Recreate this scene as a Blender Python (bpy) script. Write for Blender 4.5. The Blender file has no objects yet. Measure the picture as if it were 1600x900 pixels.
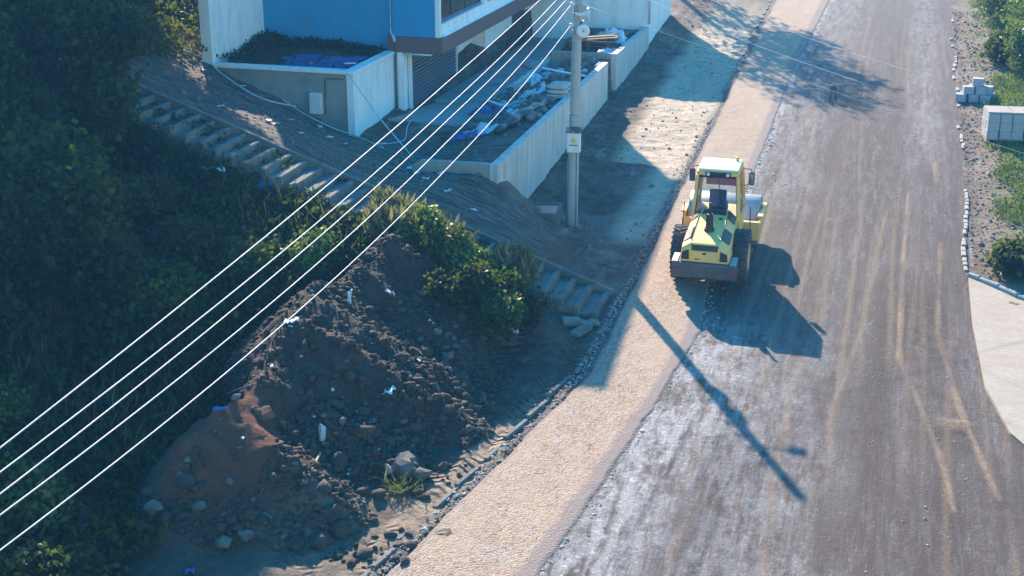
import bpy, bmesh, math, random
import numpy as np
from mathutils import Vector, Matrix, noise

random.seed(7)
rng = np.random.default_rng(7)
S = bpy.context.scene
COL = S.collection
R_ = math.radians

# ------------------------------------------------------------------ camera, sky, sun, exposure
CAM_Z = 13.0
SLOPE, Y_REF = .054, 36.3
cam_d = bpy.data.cameras.new('camera')
cam_d.sensor_width = 36
cam_d.lens = 2150 / 1600 * 36
cam_d.clip_end = 1500
cam = bpy.data.objects.new('camera', cam_d)
COL.objects.link(cam)
cam.location = (0, 0, CAM_Z)
cam.rotation_euler = (R_(70), 0, R_(15.5))
S.camera = cam

SUN_EL, SUN_AZ = R_(30), R_(29.4)          # the sun stands ahead and to the left
sun_dir = Vector((-math.sin(SUN_AZ) * math.cos(SUN_EL), math.cos(SUN_AZ) * math.cos(SUN_EL), math.sin(SUN_EL)))
W = bpy.data.worlds.new('World')
S.world = W
W.use_nodes = True
nt = W.node_tree
nt.nodes.clear()
sky = nt.nodes.new('ShaderNodeTexSky')
sky.sky_type = 'NISHITA'
sky.sun_disc = False
sky.sun_elevation = SUN_EL
sky.sun_rotation = R_(360) - SUN_AZ
sky.altitude = 200
sky.air_density = 1.6
sky.dust_density = .6
sky.ozone_density = 3.0
hs = nt.nodes.new('ShaderNodeHueSaturation')
hs.inputs['Saturation'].default_value = 1.7
bg = nt.nodes.new('ShaderNodeBackground')
bg.inputs[1].default_value = .14
wo = nt.nodes.new('ShaderNodeOutputWorld')
nt.links.new(sky.outputs[0], hs.inputs['Color'])
nt.links.new(hs.outputs[0], bg.inputs[0])
nt.links.new(bg.outputs[0], wo.inputs[0])
sd = bpy.data.lights.new('sun', 'SUN')
sd.energy = 5.0
sd.angle = R_(.55)
sd.color = (1, .84, .66)
sun = bpy.data.objects.new('sun', sd)
COL.objects.link(sun)
sun.location = (-20, 60, 60)
sun.rotation_euler = sun_dir.to_track_quat('Z', 'Y').to_euler()
S.view_settings.view_transform = 'Standard'
S.view_settings.look = 'None'
S.view_settings.gamma = 1
S.view_settings.exposure = 1.45
S.render.engine = 'CYCLES'
S.cycles.max_bounces = 6
S.cycles.volume_bounces = 0
S.cycles.use_denoising = True

# ------------------------------------------------------------------ helpers
F_PX = 2150.
_yaw, _th = R_(15.5), R_(20)
_R = np.array([math.cos(_yaw), math.sin(_yaw), 0])
_F = np.array([-math.sin(_yaw), math.cos(_yaw), 0])
_U = np.array([0, 0, 1.])
_fw = _F * math.cos(_th) - _U * math.sin(_th)
_up = _F * math.sin(_th) + _U * math.cos(_th)
_C = np.array([0, 0, CAM_Z])


def ray(x, y):
    return _fw + _R * (x - 800) / F_PX + _up * (450 - y) / F_PX


def on_road(x, y, dz=0):
    d = ray(x, y)
    return _C + d * ((-SLOPE * Y_REF + dz - CAM_Z) / (d[2] - SLOPE * d[1]))


def at_z(x, y, z):
    d = ray(x, y)
    return _C + d * (z - CAM_Z) / d[2]


def at_y(x, y, Y):
    d = ray(x, y)
    return _C + d * (Y / d[1])


def at_x(x, y, X):
    d = ray(x, y)
    return _C + d * (X / d[0])


def rp(Y):
    """height of the road plane, which climbs away from the camera and levels off far away"""
    Y = np.asarray(Y, float)
    t = np.clip(Y, -60, 130)
    return SLOPE * (t - Y_REF)


class MB:
    """collects shapes and links them as one mesh object"""

    def __init__(self):
        self.V, self.F, self.S = [], [], []

    def add(self, verts, faces, smooth=False):
        o = len(self.V)
        self.V += [tuple(v) for v in verts]
        self.F += [tuple(i + o for i in f) for f in faces]
        self.S += [smooth] * len(faces)
        return self

    def bm(self, bm, M=None, smooth=False):
        if M is not None:
            bm.transform(M)
        bm.verts.index_update()
        self.add([v.co[:] for v in bm.verts], [[v.index for v in f.verts] for f in bm.faces], smooth)
        bm.free()
        return self

    def box(self, lo, hi, bevel=0., rot=None, seg=1, taper=None):
        lo, hi = Vector(lo), Vector(hi)
        c, s = (lo + hi) / 2, hi - lo
        bm = bmesh.new()
        bmesh.ops.create_cube(bm, size=1)
        for v in bm.verts:
            v.co = Vector((v.co.x * s.x, v.co.y * s.y, v.co.z * s.z))
            if taper and v.co.z > 0:
                v.co.x *= taper[0]
                v.co.y *= taper[1]
        if bevel:
            bmesh.ops.bevel(bm, geom=bm.edges[:], offset=bevel, segments=seg, affect='EDGES', profile=.5)
        M = Matrix.Translation(c)
        if rot is not None:
            M = M @ (rot.to_4x4() if not isinstance(rot, (int, float)) else Matrix.Rotation(rot, 4, 'Z'))
        return self.bm(bm, M, False)

    def cyl(self, p0, p1, r0, r1=None, n=12, cap=True):
        r1 = r0 if r1 is None else r1
        p0, p1 = Vector(p0), Vector(p1)
        q = (p1 - p0).to_track_quat('Z', 'Y')
        a = [q @ Vector((math.cos(2 * math.pi * k / n), math.sin(2 * math.pi * k / n), 0)) for k in range(n)]
        self.add([p0 + v * r0 for v in a] + [p1 + v * r1 for v in a], [(k, (k + 1) % n, n + (k + 1) % n, n + k) for k in range(n)], True)
        if cap:
            self.add([p0 + v * r0 for v in a] + [p1 + v * r1 for v in a], [tuple(range(n - 1, -1, -1)), tuple(range(n, 2 * n))], False)
        return self

    def tube(self, pts, r, n=6):
        pts = [Vector(p) for p in pts]
        rs = r if isinstance(r, (list, tuple)) else [r] * len(pts)
        rings = []
        for i, p in enumerate(pts):
            d = (pts[min(i + 1, len(pts) - 1)] - pts[max(i - 1, 0)]).normalized()
            q = d.to_track_quat('Z', 'Y')
            rings.append([p + q @ Vector((math.cos(2 * math.pi * k / n) * rs[i], math.sin(2 * math.pi * k / n) * rs[i], 0)) for k in range(n)])
        V = [v for ring in rings for v in ring]
        Fs = [(i * n + k, i * n + (k + 1) % n, (i + 1) * n + (k + 1) % n, (i + 1) * n + k) for i in range(len(pts) - 1) for k in range(n)]
        Fs += [tuple(range(n - 1, -1, -1)), tuple(range((len(pts) - 1) * n, len(pts) * n))]
        return self.add(V, Fs, True)

    def prism(self, poly, ext, smooth=False):
        ext = Vector(ext)
        n = len(poly)
        P = [Vector(p) for p in poly]
        V = P + [p + ext for p in P]
        Fs = [tuple(range(n - 1, -1, -1)), tuple(range(n, 2 * n))] + [(k, (k + 1) % n, n + (k + 1) % n, n + k) for k in range(n)]
        return self.add(V, Fs, smooth)

    def lathe(self, prof, c=(0, 0, 0), axis='X', n=32):
        """prof: (along, radius) closed round the ring"""
        V, m = [], len(prof)
        for k in range(n):
            a = 2 * math.pi * k / n
            for (u, r) in prof:
                if axis == 'X':
                    V.append((c[0] + u, c[1] + r * math.cos(a), c[2] + r * math.sin(a)))
                elif axis == 'Y':
                    V.append((c[0] + r * math.cos(a), c[1] + u, c[2] + r * math.sin(a)))
                else:
                    V.append((c[0] + r * math.cos(a), c[1] + r * math.sin(a), c[2] + u))
        Fs = [(k * m + j, ((k + 1) % n) * m + j, ((k + 1) % n) * m + (j + 1) % m, k * m + (j + 1) % m) for k in range(n) for j in range(m)]
        return self.add(V, Fs, True)

    def build(self, name, mat, parent=None, off=(0, 0, 0), fix=True):
        me = bpy.data.meshes.new(name)
        ox, oy, oz = off
        me.from_pydata([(x - ox, y - oy, z - oz) for x, y, z in self.V], [], self.F)
        me.polygons.foreach_set('use_smooth', self.S)
        if fix:
            b = bmesh.new()
            b.from_mesh(me)
            bmesh.ops.recalc_face_normals(b, faces=b.faces[:])
            b.to_mesh(me)
            b.free()
        me.materials.append(mat)
        o = bpy.data.objects.new(name, me)
        COL.objects.link(o)
        if parent is None:
            o.location = off
        else:
            o.parent = parent
        return o


def tag(o, label=None, cat=None, group=None, kind=None):
    if label:
        o['label'] = label
    if cat:
        o['category'] = cat
    if group:
        o['group'] = group
    if kind:
        o['kind'] = kind
    return o


def thing(name, loc, label, cat, group=None, rot=(0, 0, 0)):
    o = bpy.data.objects.new(name, None)
    COL.objects.link(o)
    o.location = loc
    o.rotation_euler = rot
    o.empty_display_size = .2
    return tag(o, label, cat, group)


def copy_tree(o, parent=None):
    c = o.copy()
    COL.objects.link(c)
    if parent is not None:
        c.parent = parent
    for ch in [x for x in bpy.data.objects if x.parent is o]:
        copy_tree(ch, c)
    return c


def fast_mesh(name, V, F4, mat, parent=None, attrs=None, smooth=False, loc=None):
    """numpy quads to one mesh; attrs: {name: per-face float array}"""
    me = bpy.data.meshes.new(name)
    n, m = len(V), len(F4)
    me.vertices.add(n)
    me.vertices.foreach_set('co', np.ascontiguousarray(V, dtype=np.float32).ravel())
    k4 = F4.shape[1]
    me.loops.add(m * k4)
    me.loops.foreach_set('vertex_index', np.ascontiguousarray(F4, dtype=np.int32).ravel())
    me.polygons.add(m)
    me.polygons.foreach_set('loop_start', np.arange(0, m * k4, k4, dtype=np.int32))
    me.polygons.foreach_set('loop_total', np.full(m, k4, dtype=np.int32))
    if smooth:
        me.polygons.foreach_set('use_smooth', np.ones(m, dtype=bool))
    for k, (dom, a) in (attrs or {}).items():
        at = me.attributes.new(k, 'FLOAT', dom)
        at.data.foreach_set('value', np.ascontiguousarray(a, dtype=np.float32))
    me.update()
    me.validate()
    me.materials.append(mat)
    o = bpy.data.objects.new(name, me)
    COL.objects.link(o)
    if parent is not None:
        o.parent = parent
    if loc is not None:
        o.location = loc
    return o


# ------------------------------------------------------------------ materials
def nodes_of(name):
    m = bpy.data.materials.new(name)
    m.use_nodes = True
    t = m.node_tree
    return m, t, t.nodes['Principled BSDF']


def N(t, typ, **kw):
    n = t.nodes.new(typ)
    for k, v in kw.items():
        if hasattr(n, k):
            setattr(n, k, v)
        else:
            n.inputs[k].default_value = v
    return n


def L(t, a, b):
    t.links.new(a, b)


def coords(t, scale=(1, 1, 1), kind='Object'):
    tc = N(t, 'ShaderNodeTexCoord')
    mp = N(t, 'ShaderNodeMapping')
    mp.inputs['Scale'].default_value = scale
    L(t, tc.outputs[kind], mp.inputs[0])
    return mp.outputs[0]


def noise_n(t, vec, scale, detail=4, rough=.6, dist=0):
    n = N(t, 'ShaderNodeTexNoise')
    n.inputs['Scale'].default_value = scale
    n.inputs['Detail'].default_value = detail
    n.inputs['Roughness'].default_value = rough
    n.inputs['Distortion'].default_value = dist
    L(t, vec, n.inputs['Vector'])
    return n.outputs['Fac']


def ramp(t, fac, a, b, c0=(0, 0, 0, 1), c1=(1, 1, 1, 1)):
    r = N(t, 'ShaderNodeValToRGB')
    r.color_ramp.elements[0].position = a
    r.color_ramp.elements[1].position = b
    r.color_ramp.elements[0].color = c0
    r.color_ramp.elements[1].color = c1
    L(t, fac, r.inputs[0])
    return r.outputs[0]


def mix(t, fac, a, b, mode='MIX'):
    n = N(t, 'ShaderNodeMix', data_type='RGBA', blend_type=mode)
    for sock, v in ((n.inputs[0], fac), (n.inputs[6], a), (n.inputs[7], b)):
        if isinstance(v, (int, float)):
            sock.default_value = v
        elif isinstance(v, tuple):
            sock.default_value = v if len(v) == 4 else (*v, 1)
        else:
            L(t, v, sock)
    return n.outputs[2]


def math_n(t, op, a, b=None):
    n = N(t, 'ShaderNodeMath', operation=op)
    for sock, v in ((n.inputs[0], a), (n.inputs[1], b)):
        if v is None:
            continue
        if isinstance(v, (int, float)):
            sock.default_value = v
        else:
            L(t, v, sock)
    return n.outputs[0]


def attr(t, name):
    return N(t, 'ShaderNodeAttribute', attribute_name=name).outputs['Fac']


def bump(t, h, strength, dist, bsdf):
    b = N(t, 'ShaderNodeBump')
    b.inputs['Strength'].default_value = strength
    b.inputs['Distance'].default_value = dist
    L(t, h, b.inputs['Height'])
    L(t, b.outputs[0], bsdf.inputs['Normal'])


def plain(name, c1, c2=None, rough=.7, scale=6, stretch=(1, 1, 1), metal=0, bumps=0, dirt=None, dirt_amt=.5, dstretch=(1, 1, 1)):
    m, t, p = nodes_of(name)
    c2 = c2 or tuple(x * .75 for x in c1)
    v = coords(t, stretch)
    f = ramp(t, noise_n(t, v, scale, 6, .65), .3, .7)
    col = mix(t, f, c1, c2)
    if dirt:
        g = ramp(t, noise_n(t, coords(t, dstretch), scale * .35, 6, .72), .48, .72)
        col = mix(t, math_n(t, 'MULTIPLY', g, dirt_amt), col, dirt)
    L(t, col, p.inputs['Base Color'])
    p.inputs['Roughness'].default_value = rough
    p.inputs['Metallic'].default_value = metal
    if bumps:
        bump(t, noise_n(t, v, scale * 6, 4, .7), bumps, .02, p)
    return m


def leaf_mat(name, a, b, c):
    """leaves: colour by a per-leaf value, some light passing through"""
    m, t, p = nodes_of(name)
    v = attr(t, 'var')
    r = N(t, 'ShaderNodeValToRGB')
    e = r.color_ramp.elements
    e[0].position, e[0].color = 0, (*a, 1)
    e[1].position, e[1].color = 1, (*c, 1)
    k = e.new(.55)
    k.color = (*b, 1)
    L(t, v, r.inputs[0])
    L(t, r.outputs[0], p.inputs['Base Color'])
    p.inputs['Roughness'].default_value = .55
    p.inputs['Specular IOR Level'].default_value = .3
    tr = N(t, 'ShaderNodeBsdfTranslucent')
    br = mix(t, .6, r.outputs[0], (.16, .22, .02))
    L(t, br, tr.inputs[0])
    ms = N(t, 'ShaderNodeMixShader')
    ms.inputs[0].default_value = .35
    L(t, p.outputs[0], ms.inputs[1])
    L(t, tr.outputs[0], ms.inputs[2])
    L(t, ms.outputs[0], t.nodes['Material Output'].inputs['Surface'])
    return m


M = {}
M['white_render'] = plain('white_render', (.86, .87, .86), (.8, .81, .81), .85, 3, (1, 1, .5), bumps=.25, dirt=(.5, .5, .47), dirt_amt=.6, dstretch=(2.2, 2.2, .45))
M['blue_render'] = plain('blue_render', (.02, .29, .54), (.016, .25, .48), .8, 2.2, bumps=.25, dirt=(.05, .24, .4), dirt_amt=.6, dstretch=(2, 2, .35))
M['concrete'] = plain('concrete', (.66, .64, .6), (.42, .41, .385), .9, 3.2, (1, 2.2, .16), bumps=.3, dirt=(.3, .28, .25), dirt_amt=.75, dstretch=(3, 3, .4))
M['raw_concrete'] = plain('raw_concrete', (.34, .33, .3), (.26, .26, .24), .9, 2, (1, 1, .5), bumps=.35, dirt=(.16, .15, .14), dirt_amt=.7)
M['old_concrete'] = plain('old_concrete', (.2, .2, .185), (.1, .1, .092), .95, 3.5, bumps=.5, dirt=(.06, .06, .045), dirt_amt=.8)
M['fascia'] = plain('fascia', (.17, .1, .1), (.13, .075, .075), .6, 3, (1, 1, 18), bumps=.2)
M['shutter'] = plain('shutter', (.085, .125, .18), (.065, .1, .145), .4, 3, (1, 1, 1), metal=.1, dirt=(.14, .15, .17), dirt_amt=.3)
M['white_metal'] = plain('white_metal', (.72, .73, .74), (.62, .63, .64), .5, 5)
M['curtain'] = plain('curtain', (.2, .13, .08), (.05, .035, .028), .8, .9, (1, 2.2, .8), bumps=.3)
M['steel_galv'] = plain('steel_galv', (.36, .38, .4), (.28, .3, .32), .5, 6, metal=.4)
M['pole_concrete'] = plain('pole_concrete', (.42, .42, .41), (.33, .33, .32), .85, 2, (2, 2, .4), bumps=.2, dirt=(.22, .22, .2), dirt_amt=.5)
M['black_rubber'] = plain('black_rubber', (.022, .022, .024), (.06, .055, .05), .85, 5, bumps=.3, dirt=(.18, .15, .12), dirt_amt=.6)
M['black'] = plain('black', (.015, .015, .017), (.025, .025, .027), .5, 5)
M['dark_grey'] = plain('dark_grey', (.05, .055, .065), (.09, .09, .09), .5, 4, dirt=(.2, .18, .15), dirt_amt=.45)
M['yellow_paint'] = plain('yellow_paint', (.95, .52, .14), (.88, .49, .15), .6, 2.2, dirt=(.48, .36, .22), dirt_amt=.55)
M['roof_glare'] = plain('roof_glare', (.88, .8, .62), (.84, .74, .52), .4, 3)  # sun glare on the cab roof put into a paler colour
M['drum_steel'] = plain('drum_steel', (.42, .41, .4), (.3, .29, .27), .5, 3, (4, .5, .5), metal=.5, dirt=(.33, .28, .22), dirt_amt=.6)
M['red_cloth'] = plain('red_cloth', (.45, .045, .07), (.32, .03, .05), .9, 4)
M['pink_cloth'] = plain('pink_cloth', (.62, .2, .28), (.5, .14, .22), .9, 4)
M['blue_cloth'] = plain('blue_cloth', (.03, .1, .3), (.02, .07, .2), .9, 4)
M['cable'] = plain('cable', (.55, .53, .55), (.36, .35, .37), .5, 1.2)
M['white_plastic'] = plain('white_plastic', (.68, .7, .72), (.48, .5, .53), .45, 6)
M['blue_plastic'] = plain('blue_plastic', (.03, .11, .33), (.015, .05, .18), .4, 4)
M['black_sheet'] = plain('black_sheet', (.02, .025, .035), (.04, .05, .06), .35, 3, bumps=.5)
M['sack'] = plain('sack', (.5, .5, .47), (.38, .38, .36), .85, 5, bumps=.4)
M['wood'] = plain('wood', (.42, .29, .18), (.3, .2, .12), .8, 4, (1, 8, 8), bumps=.3)
M['wood_dark'] = plain('wood_dark', (.17, .1, .07), (.1, .06, .045), .85, 4, (1, 8, 8), bumps=.3)
M['block'] = plain('block', (.36, .38, .4), (.28, .3, .32), .92, 9, bumps=.5)
M['stone'] = plain('stone', (.15, .135, .12), (.08, .072, .065), .95, 2.5, bumps=.6, dirt=(.05, .04, .03), dirt_amt=.7)
M['clod'] = plain('clod', (.075, .052, .038), (.038, .026, .02), .97, 3, bumps=.6)
M['kerb_stone'] = plain('kerb_stone', (.33, .3, .265), (.24, .215, .19), .9, 5, bumps=.4, dirt=(.25, .22, .18), dirt_amt=.5)
M['kerb_grey'] = plain('kerb_grey', (.26, .3, .33), (.2, .23, .25), .9, 4, bumps=.3, dirt=(.3, .26, .2), dirt_amt=.5)
M['bark'] = plain('bark', (.1, .075, .055), (.06, .045, .035), .95, 6, (1, 1, .25), bumps=.6)
M['soil'] = plain('soil', (.05, .037, .03), (.028, .021, .018), .98, 2.5, bumps=.8, dirt=(.1, .09, .075), dirt_amt=.5)
M['yellow_sign'] = plain('yellow_sign', (.75, .5, .04), (.68, .45, .04), .5, 4)
M['lens'] = plain('lens', (.7, .72, .75), (.6, .62, .66), .15, 4)
M['plaza'] = plain('plaza', (.36, .35, .34), (.28, .27, .27), .9, 1.6, bumps=.3, dirt=(.13, .115, .1), dirt_amt=.7)
mg, tg, pg = nodes_of('glass')
gt = N(tg, 'ShaderNodeBsdfTransparent')
gt.inputs[0].default_value = (.86, .92, .95, 1)
gg = N(tg, 'ShaderNodeBsdfGlossy')
gg.inputs['Roughness'].default_value = .06
fr = N(tg, 'ShaderNodeFresnel')
fr.inputs[0].default_value = 1.45
gm_ = N(tg, 'ShaderNodeMixShader')
L(tg, fr.outputs[0], gm_.inputs[0])
L(tg, gt.outputs[0], gm_.inputs[1])
L(tg, gg.outputs[0], gm_.inputs[2])
L(tg, gm_.outputs[0], tg.nodes['Material Output'].inputs['Surface'])
M['glass'] = mg
mg, tg, pg = nodes_of('mirror_glass')
pg.inputs['Base Color'].default_value = (.3, .34, .4, 1)
pg.inputs['Roughness'].default_value = .08
pg.inputs['Metallic'].default_value = .9
M['mirror_glass'] = mg
M['leaf_dark'] = leaf_mat('leaf_dark', (.006, .014, .008), (.017, .036, .014), (.065, .085, .026))
M['leaf_mid'] = leaf_mat('leaf_mid', (.018, .036, .01), (.045, .085, .018), (.13, .14, .03))
M['leaf_bright'] = leaf_mat('leaf_bright', (.05, .1, .02), (.1, .175, .028), (.22, .25, .045))
M['leaf_olive'] = leaf_mat('leaf_olive', (.018, .026, .011), (.04, .046, .016), (.09, .075, .022))
M['leaf_dry_green'] = leaf_mat('leaf_dry_green', (.05, .06, .02), (.1, .11, .035), (.2, .18, .07))
M['leaf_dry'] = leaf_mat('leaf_dry', (.16, .12, .07), (.26, .2, .11), (.36, .29, .16))

# ---- ground
m, t, p = nodes_of('earth')
v = coords(t)
n1 = noise_n(t, v, .55, 8, .65)
n2 = noise_n(t, v, 3.2, 8, .7, .4)
n3 = noise_n(t, v, 14, 5, .7)
c = mix(t, ramp(t, n2, .38, .62), (.055, .033, .023), (.155, .11, .082))
c = mix(t, ramp(t, n1, .46, .62), c, (.19, .15, .12))
c = mix(t, math_n(t, 'MULTIPLY', ramp(t, noise_n(t, coords(t, (1, .35, 1)), 1.5, 6, .7, .5), .5, .64), .6), c, (.075, .045, .032))
st_ = noise_n(t, coords(t, (1.0, .12, 1)), 3.4, 6, .7, .4)
c = mix(t, math_n(t, 'MULTIPLY', ramp(t, st_, .57, .68), .55), c, (.34, .31, .29))
c = mix(t, attr(t, 'mound'), c, mix(t, ramp(t, n2, .35, .7), (.034, .023, .017), (.085, .06, .044)))
c = mix(t, attr(t, 'red'), c, mix(t, ramp(t, n2, .3, .7), (.2, .066, .032), (.1, .036, .021)))
c = mix(t, attr(t, 'pale'), c, mix(t, ramp(t, n2, .35, .65), (.4, .29, .19), (.19, .135, .095)))
c = mix(t, math_n(t, 'MULTIPLY', attr(t, 'sunlit_cream'), .92), c, mix(t, ramp(t, n2, .4, .66), (.6, .47, .34), (.4, .3, .21)))
gr = mix(t, ramp(t, n3, .35, .65), (.06, .12, .02), (.16, .2, .05))
gm = math_n(t, 'MULTIPLY', attr(t, 'grass'), ramp(t, noise_n(t, v, 1.3, 7, .75), .46, .58))
c = mix(t, gm, c, gr)
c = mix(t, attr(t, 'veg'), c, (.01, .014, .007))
c = mix(t, attr(t, 'ramp'), c, mix(t, ramp(t, noise_n(t, coords(t, (.22, 3.2, 1)), 2.4, 7, .72), .4, .62), (.06, .04, .03), (.2, .165, .14)))
spk = ramp(t, noise_n(t, v, 38, 2, .5), .69, .74)
c = mix(t, math_n(t, 'MULTIPLY', spk, .35), c, (.4, .37, .33))
L(t, c, p.inputs['Base Color'])
p.inputs['Roughness'].default_value = .97
tr_v = coords(t, (1, 1, 1))
sx = N(t, 'ShaderNodeSeparateXYZ')
L(t, tr_v, sx.inputs[0])
wob = noise_n(t, v, 1.3, 3, .5)
cx_ = math_n(t, 'PINGPONG', math_n(t, 'ADD', math_n(t, 'ADD', sx.outputs['X'], math_n(t, 'MULTIPLY', sx.outputs['Y'], -.12)), math_n(t, 'MULTIPLY', wob, .5)), .42)
ph = math_n(t, 'ADD', math_n(t, 'MULTIPLY', sx.outputs['Y'], 25), math_n(t, 'MULTIPLY', cx_, 22))
chev = math_n(t, 'MULTIPLY', math_n(t, 'SINE', ph), ramp(t, noise_n(t, v, .9, 3, .5), .42, .6))
h = math_n(t, 'ADD', math_n(t, 'MULTIPLY', n2, 1.0), math_n(t, 'MULTIPLY', n3, .35))
h = math_n(t, 'ADD', h, math_n(t, 'MULTIPLY', math_n(t, 'MULTIPLY', chev, attr(t, 'track')), .85))
bump(t, h, 1.0, .14, p)
M['earth'] = m

# ---- road: compacted sub-base with wheel streaks
m, t, p = nodes_of('road_base')
v = coords(t)
s1 = noise_n(t, coords(t, (1.0, .05, 1)), 1.3, 7, .7, .25)
s2 = noise_n(t, coords(t, (1.0, .14, 1)), 4.5, 6, .7, .3)
s3 = noise_n(t, coords(t, (1.0, .3, 1)), 9, 5, .75, .2)
b1 = noise_n(t, coords(t, (1.0, .45, 1)), .5, 7, .68, .6)
b2 = noise_n(t, v, 2.6, 8, .75, .3)
g1 = noise_n(t, v, 19, 4, .8)
g2 = noise_n(t, v, 8, 6, .8)
s4 = noise_n(t, coords(t, (1.0, .025, 1)), 5.5, 5, .7, .15)
c = mix(t, ramp(t, s1, .38, .6), (.135, .094, .077), (.29, .245, .225))
c = mix(t, math_n(t, 'MULTIPLY', ramp(t, b1, .46, .6), .6), c, (.1, .064, .05))
c = mix(t, math_n(t, 'MULTIPLY', ramp(t, s4, .52, .63), .7), c, (.36, .335, .33))
c = mix(t, math_n(t, 'MULTIPLY', ramp(t, s4, .46, .34), .55), c, (.1, .068, .055))
c = mix(t, math_n(t, 'MULTIPLY', ramp(t, s2, .52, .66), .6), c, (.34, .31, .3))
c = mix(t, math_n(t, 'MULTIPLY', ramp(t, b2, .53, .66), .5), c, (.1, .072, .06))
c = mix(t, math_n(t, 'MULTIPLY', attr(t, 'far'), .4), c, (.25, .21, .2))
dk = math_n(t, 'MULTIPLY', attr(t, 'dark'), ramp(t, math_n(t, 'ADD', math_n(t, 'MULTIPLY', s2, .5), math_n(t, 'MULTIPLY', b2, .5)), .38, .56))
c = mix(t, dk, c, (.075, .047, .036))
ps = math_n(t, 'MULTIPLY', attr(t, 'pale'), ramp(t, math_n(t, 'ADD', math_n(t, 'MULTIPLY', s2, .6), math_n(t, 'MULTIPLY', b2, .5)), .46, .6))
c = mix(t, ps, c, (.7, .68, .67))
ts = math_n(t, 'MULTIPLY', attr(t, 'tan'), ramp(t, g2, .35, .55))
c = mix(t, ts, c, (.62, .42, .25))
c = mix(t, math_n(t, 'MULTIPLY', ramp(t, g2, .56, .7), .3), c, (.3, .265, .245))
c = mix(t, math_n(t, 'MULTIPLY', ramp(t, g2, .44, .32), .4), c, (.075, .057, .05))
c = mix(t, math_n(t, 'MULTIPLY', ramp(t, g1, .62, .74), .35), c, (.36, .32, .3))
c = mix(t, math_n(t, 'MULTIPLY', ramp(t, g1, .4, .28), .4), c, (.06, .047, .042))
L(t, c, p.inputs['Base Color'])
p.inputs['Roughness'].default_value = .75
p.inputs['Specular IOR Level'].default_value = .1
hh = math_n(t, 'ADD', math_n(t, 'MULTIPLY', g1, .6), math_n(t, 'ADD', math_n(t, 'MULTIPLY', s3, .4), math_n(t, 'MULTIPLY', g2, .9)))
bump(t, hh, .8, .05, p)
M['road_base'] = m

# ---- gravel strip
m, t, p = nodes_of('gravel')
v = coords(t)
vo = N(t, 'ShaderNodeTexVoronoi')
vo.inputs['Scale'].default_value = 27
L(t, v, vo.inputs['Vector'])
sep = N(t, 'ShaderNodeSeparateColor')
L(t, vo.outputs['Color'], sep.inputs[0])
r = N(t, 'ShaderNodeValToRGB')
e = r.color_ramp.elements
e[0].position, e[0].color = 0, (0.132, 0.103, 0.086, 1)
e[1].position, e[1].color = 1, (0.526, 0.425, 0.340, 1)
for pos, cc in ((.22, (0.255, 0.178, 0.120)), (.42, (0.356, 0.254, 0.164)), (.62, (0.326, 0.223, 0.144)), (.78, (0.418, 0.308, 0.215)), (.9, (0.310, 0.274, 0.251))):
    k = e.new(pos)
    k.color = (*cc, 1)
L(t, sep.outputs[0], r.inputs[0])
vo2 = N(t, 'ShaderNodeTexVoronoi')
vo2.inputs['Scale'].default_value = 11
L(t, v, vo2.inputs['Vector'])
sp2 = N(t, 'ShaderNodeSeparateColor')
L(t, vo2.outputs['Color'], sp2.inputs[0])
cv = mix(t, math_n(t, 'MULTIPLY', ramp(t, sp2.outputs[0], .3, .8), .45), r.outputs[0], mix(t, ramp(t, sp2.outputs[1], .3, .7), (0.484, 0.308, 0.205), (0.440, 0.402, 0.384)))
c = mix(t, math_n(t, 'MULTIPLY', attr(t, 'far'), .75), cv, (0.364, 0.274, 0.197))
c = mix(t, math_n(t, 'MULTIPLY', ramp(t, noise_n(t, v, .9, 5, .7), .45, .7), .35), c, (0.387, 0.294, 0.210))
c = mix(t, math_n(t, 'MULTIPLY', ramp(t, noise_n(t, coords(t, (1, .2, 1)), 2.2, 5, .7), .6, .72), .5), c, (0.488, 0.411, 0.340))
gl = noise_n(t, coords(t, (1, .3, 1)), .9, 6, .7, .3)
c = mix(t, math_n(t, 'MULTIPLY', ramp(t, gl, .45, .75), .3), c, (.3, .215, .15))
c = mix(t, math_n(t, 'MULTIPLY', ramp(t, gl, .5, .25), .2), c, (.5, .39, .28))
en = noise_n(t, v, 3.0, 6, .75)
em = ramp(t, math_n(t, 'ADD', attr(t, 'edge'), math_n(t, 'MULTIPLY', en, .9)), .75, 1.15)
c = mix(t, em, c, (.25, .2, .175))
c = mix(t, 1.0, c, (.9, .86, .84), 'MULTIPLY')
L(t, c, p.inputs['Base Color'])
p.inputs['Roughness'].default_value = .95
bump(t, vo.outputs['Distance'], .6, -.03, p)
M['gravel'] = m

# ---- concrete block pavement at the right
m, t, p = nodes_of('block_paving')
br = N(t, 'ShaderNodeTexBrick')
br.inputs['Scale'].default_value = 5
br.inputs['Color1'].default_value = (.4, .34, .275, 1)
br.inputs['Color2'].default_value = (.32, .27, .22, 1)
br.inputs['Mortar'].default_value = (.25, .22, .19, 1)
br.inputs['Mortar Size'].default_value = .015
L(t, coords(t), br.inputs['Vector'])
c = mix(t, math_n(t, 'MULTIPLY', ramp(t, noise_n(t, coords(t, (.5, 1.4, 1)), 1.1, 7, .75), .42, .66), .7), br.outputs[0], (.3, .215, .145))
L(t, c, p.inputs['Base Color'])
p.inputs['Roughness'].default_value = .9
bump(t, br.outputs['Fac'], .3, -.02, p)
M['block_paving'] = m

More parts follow.
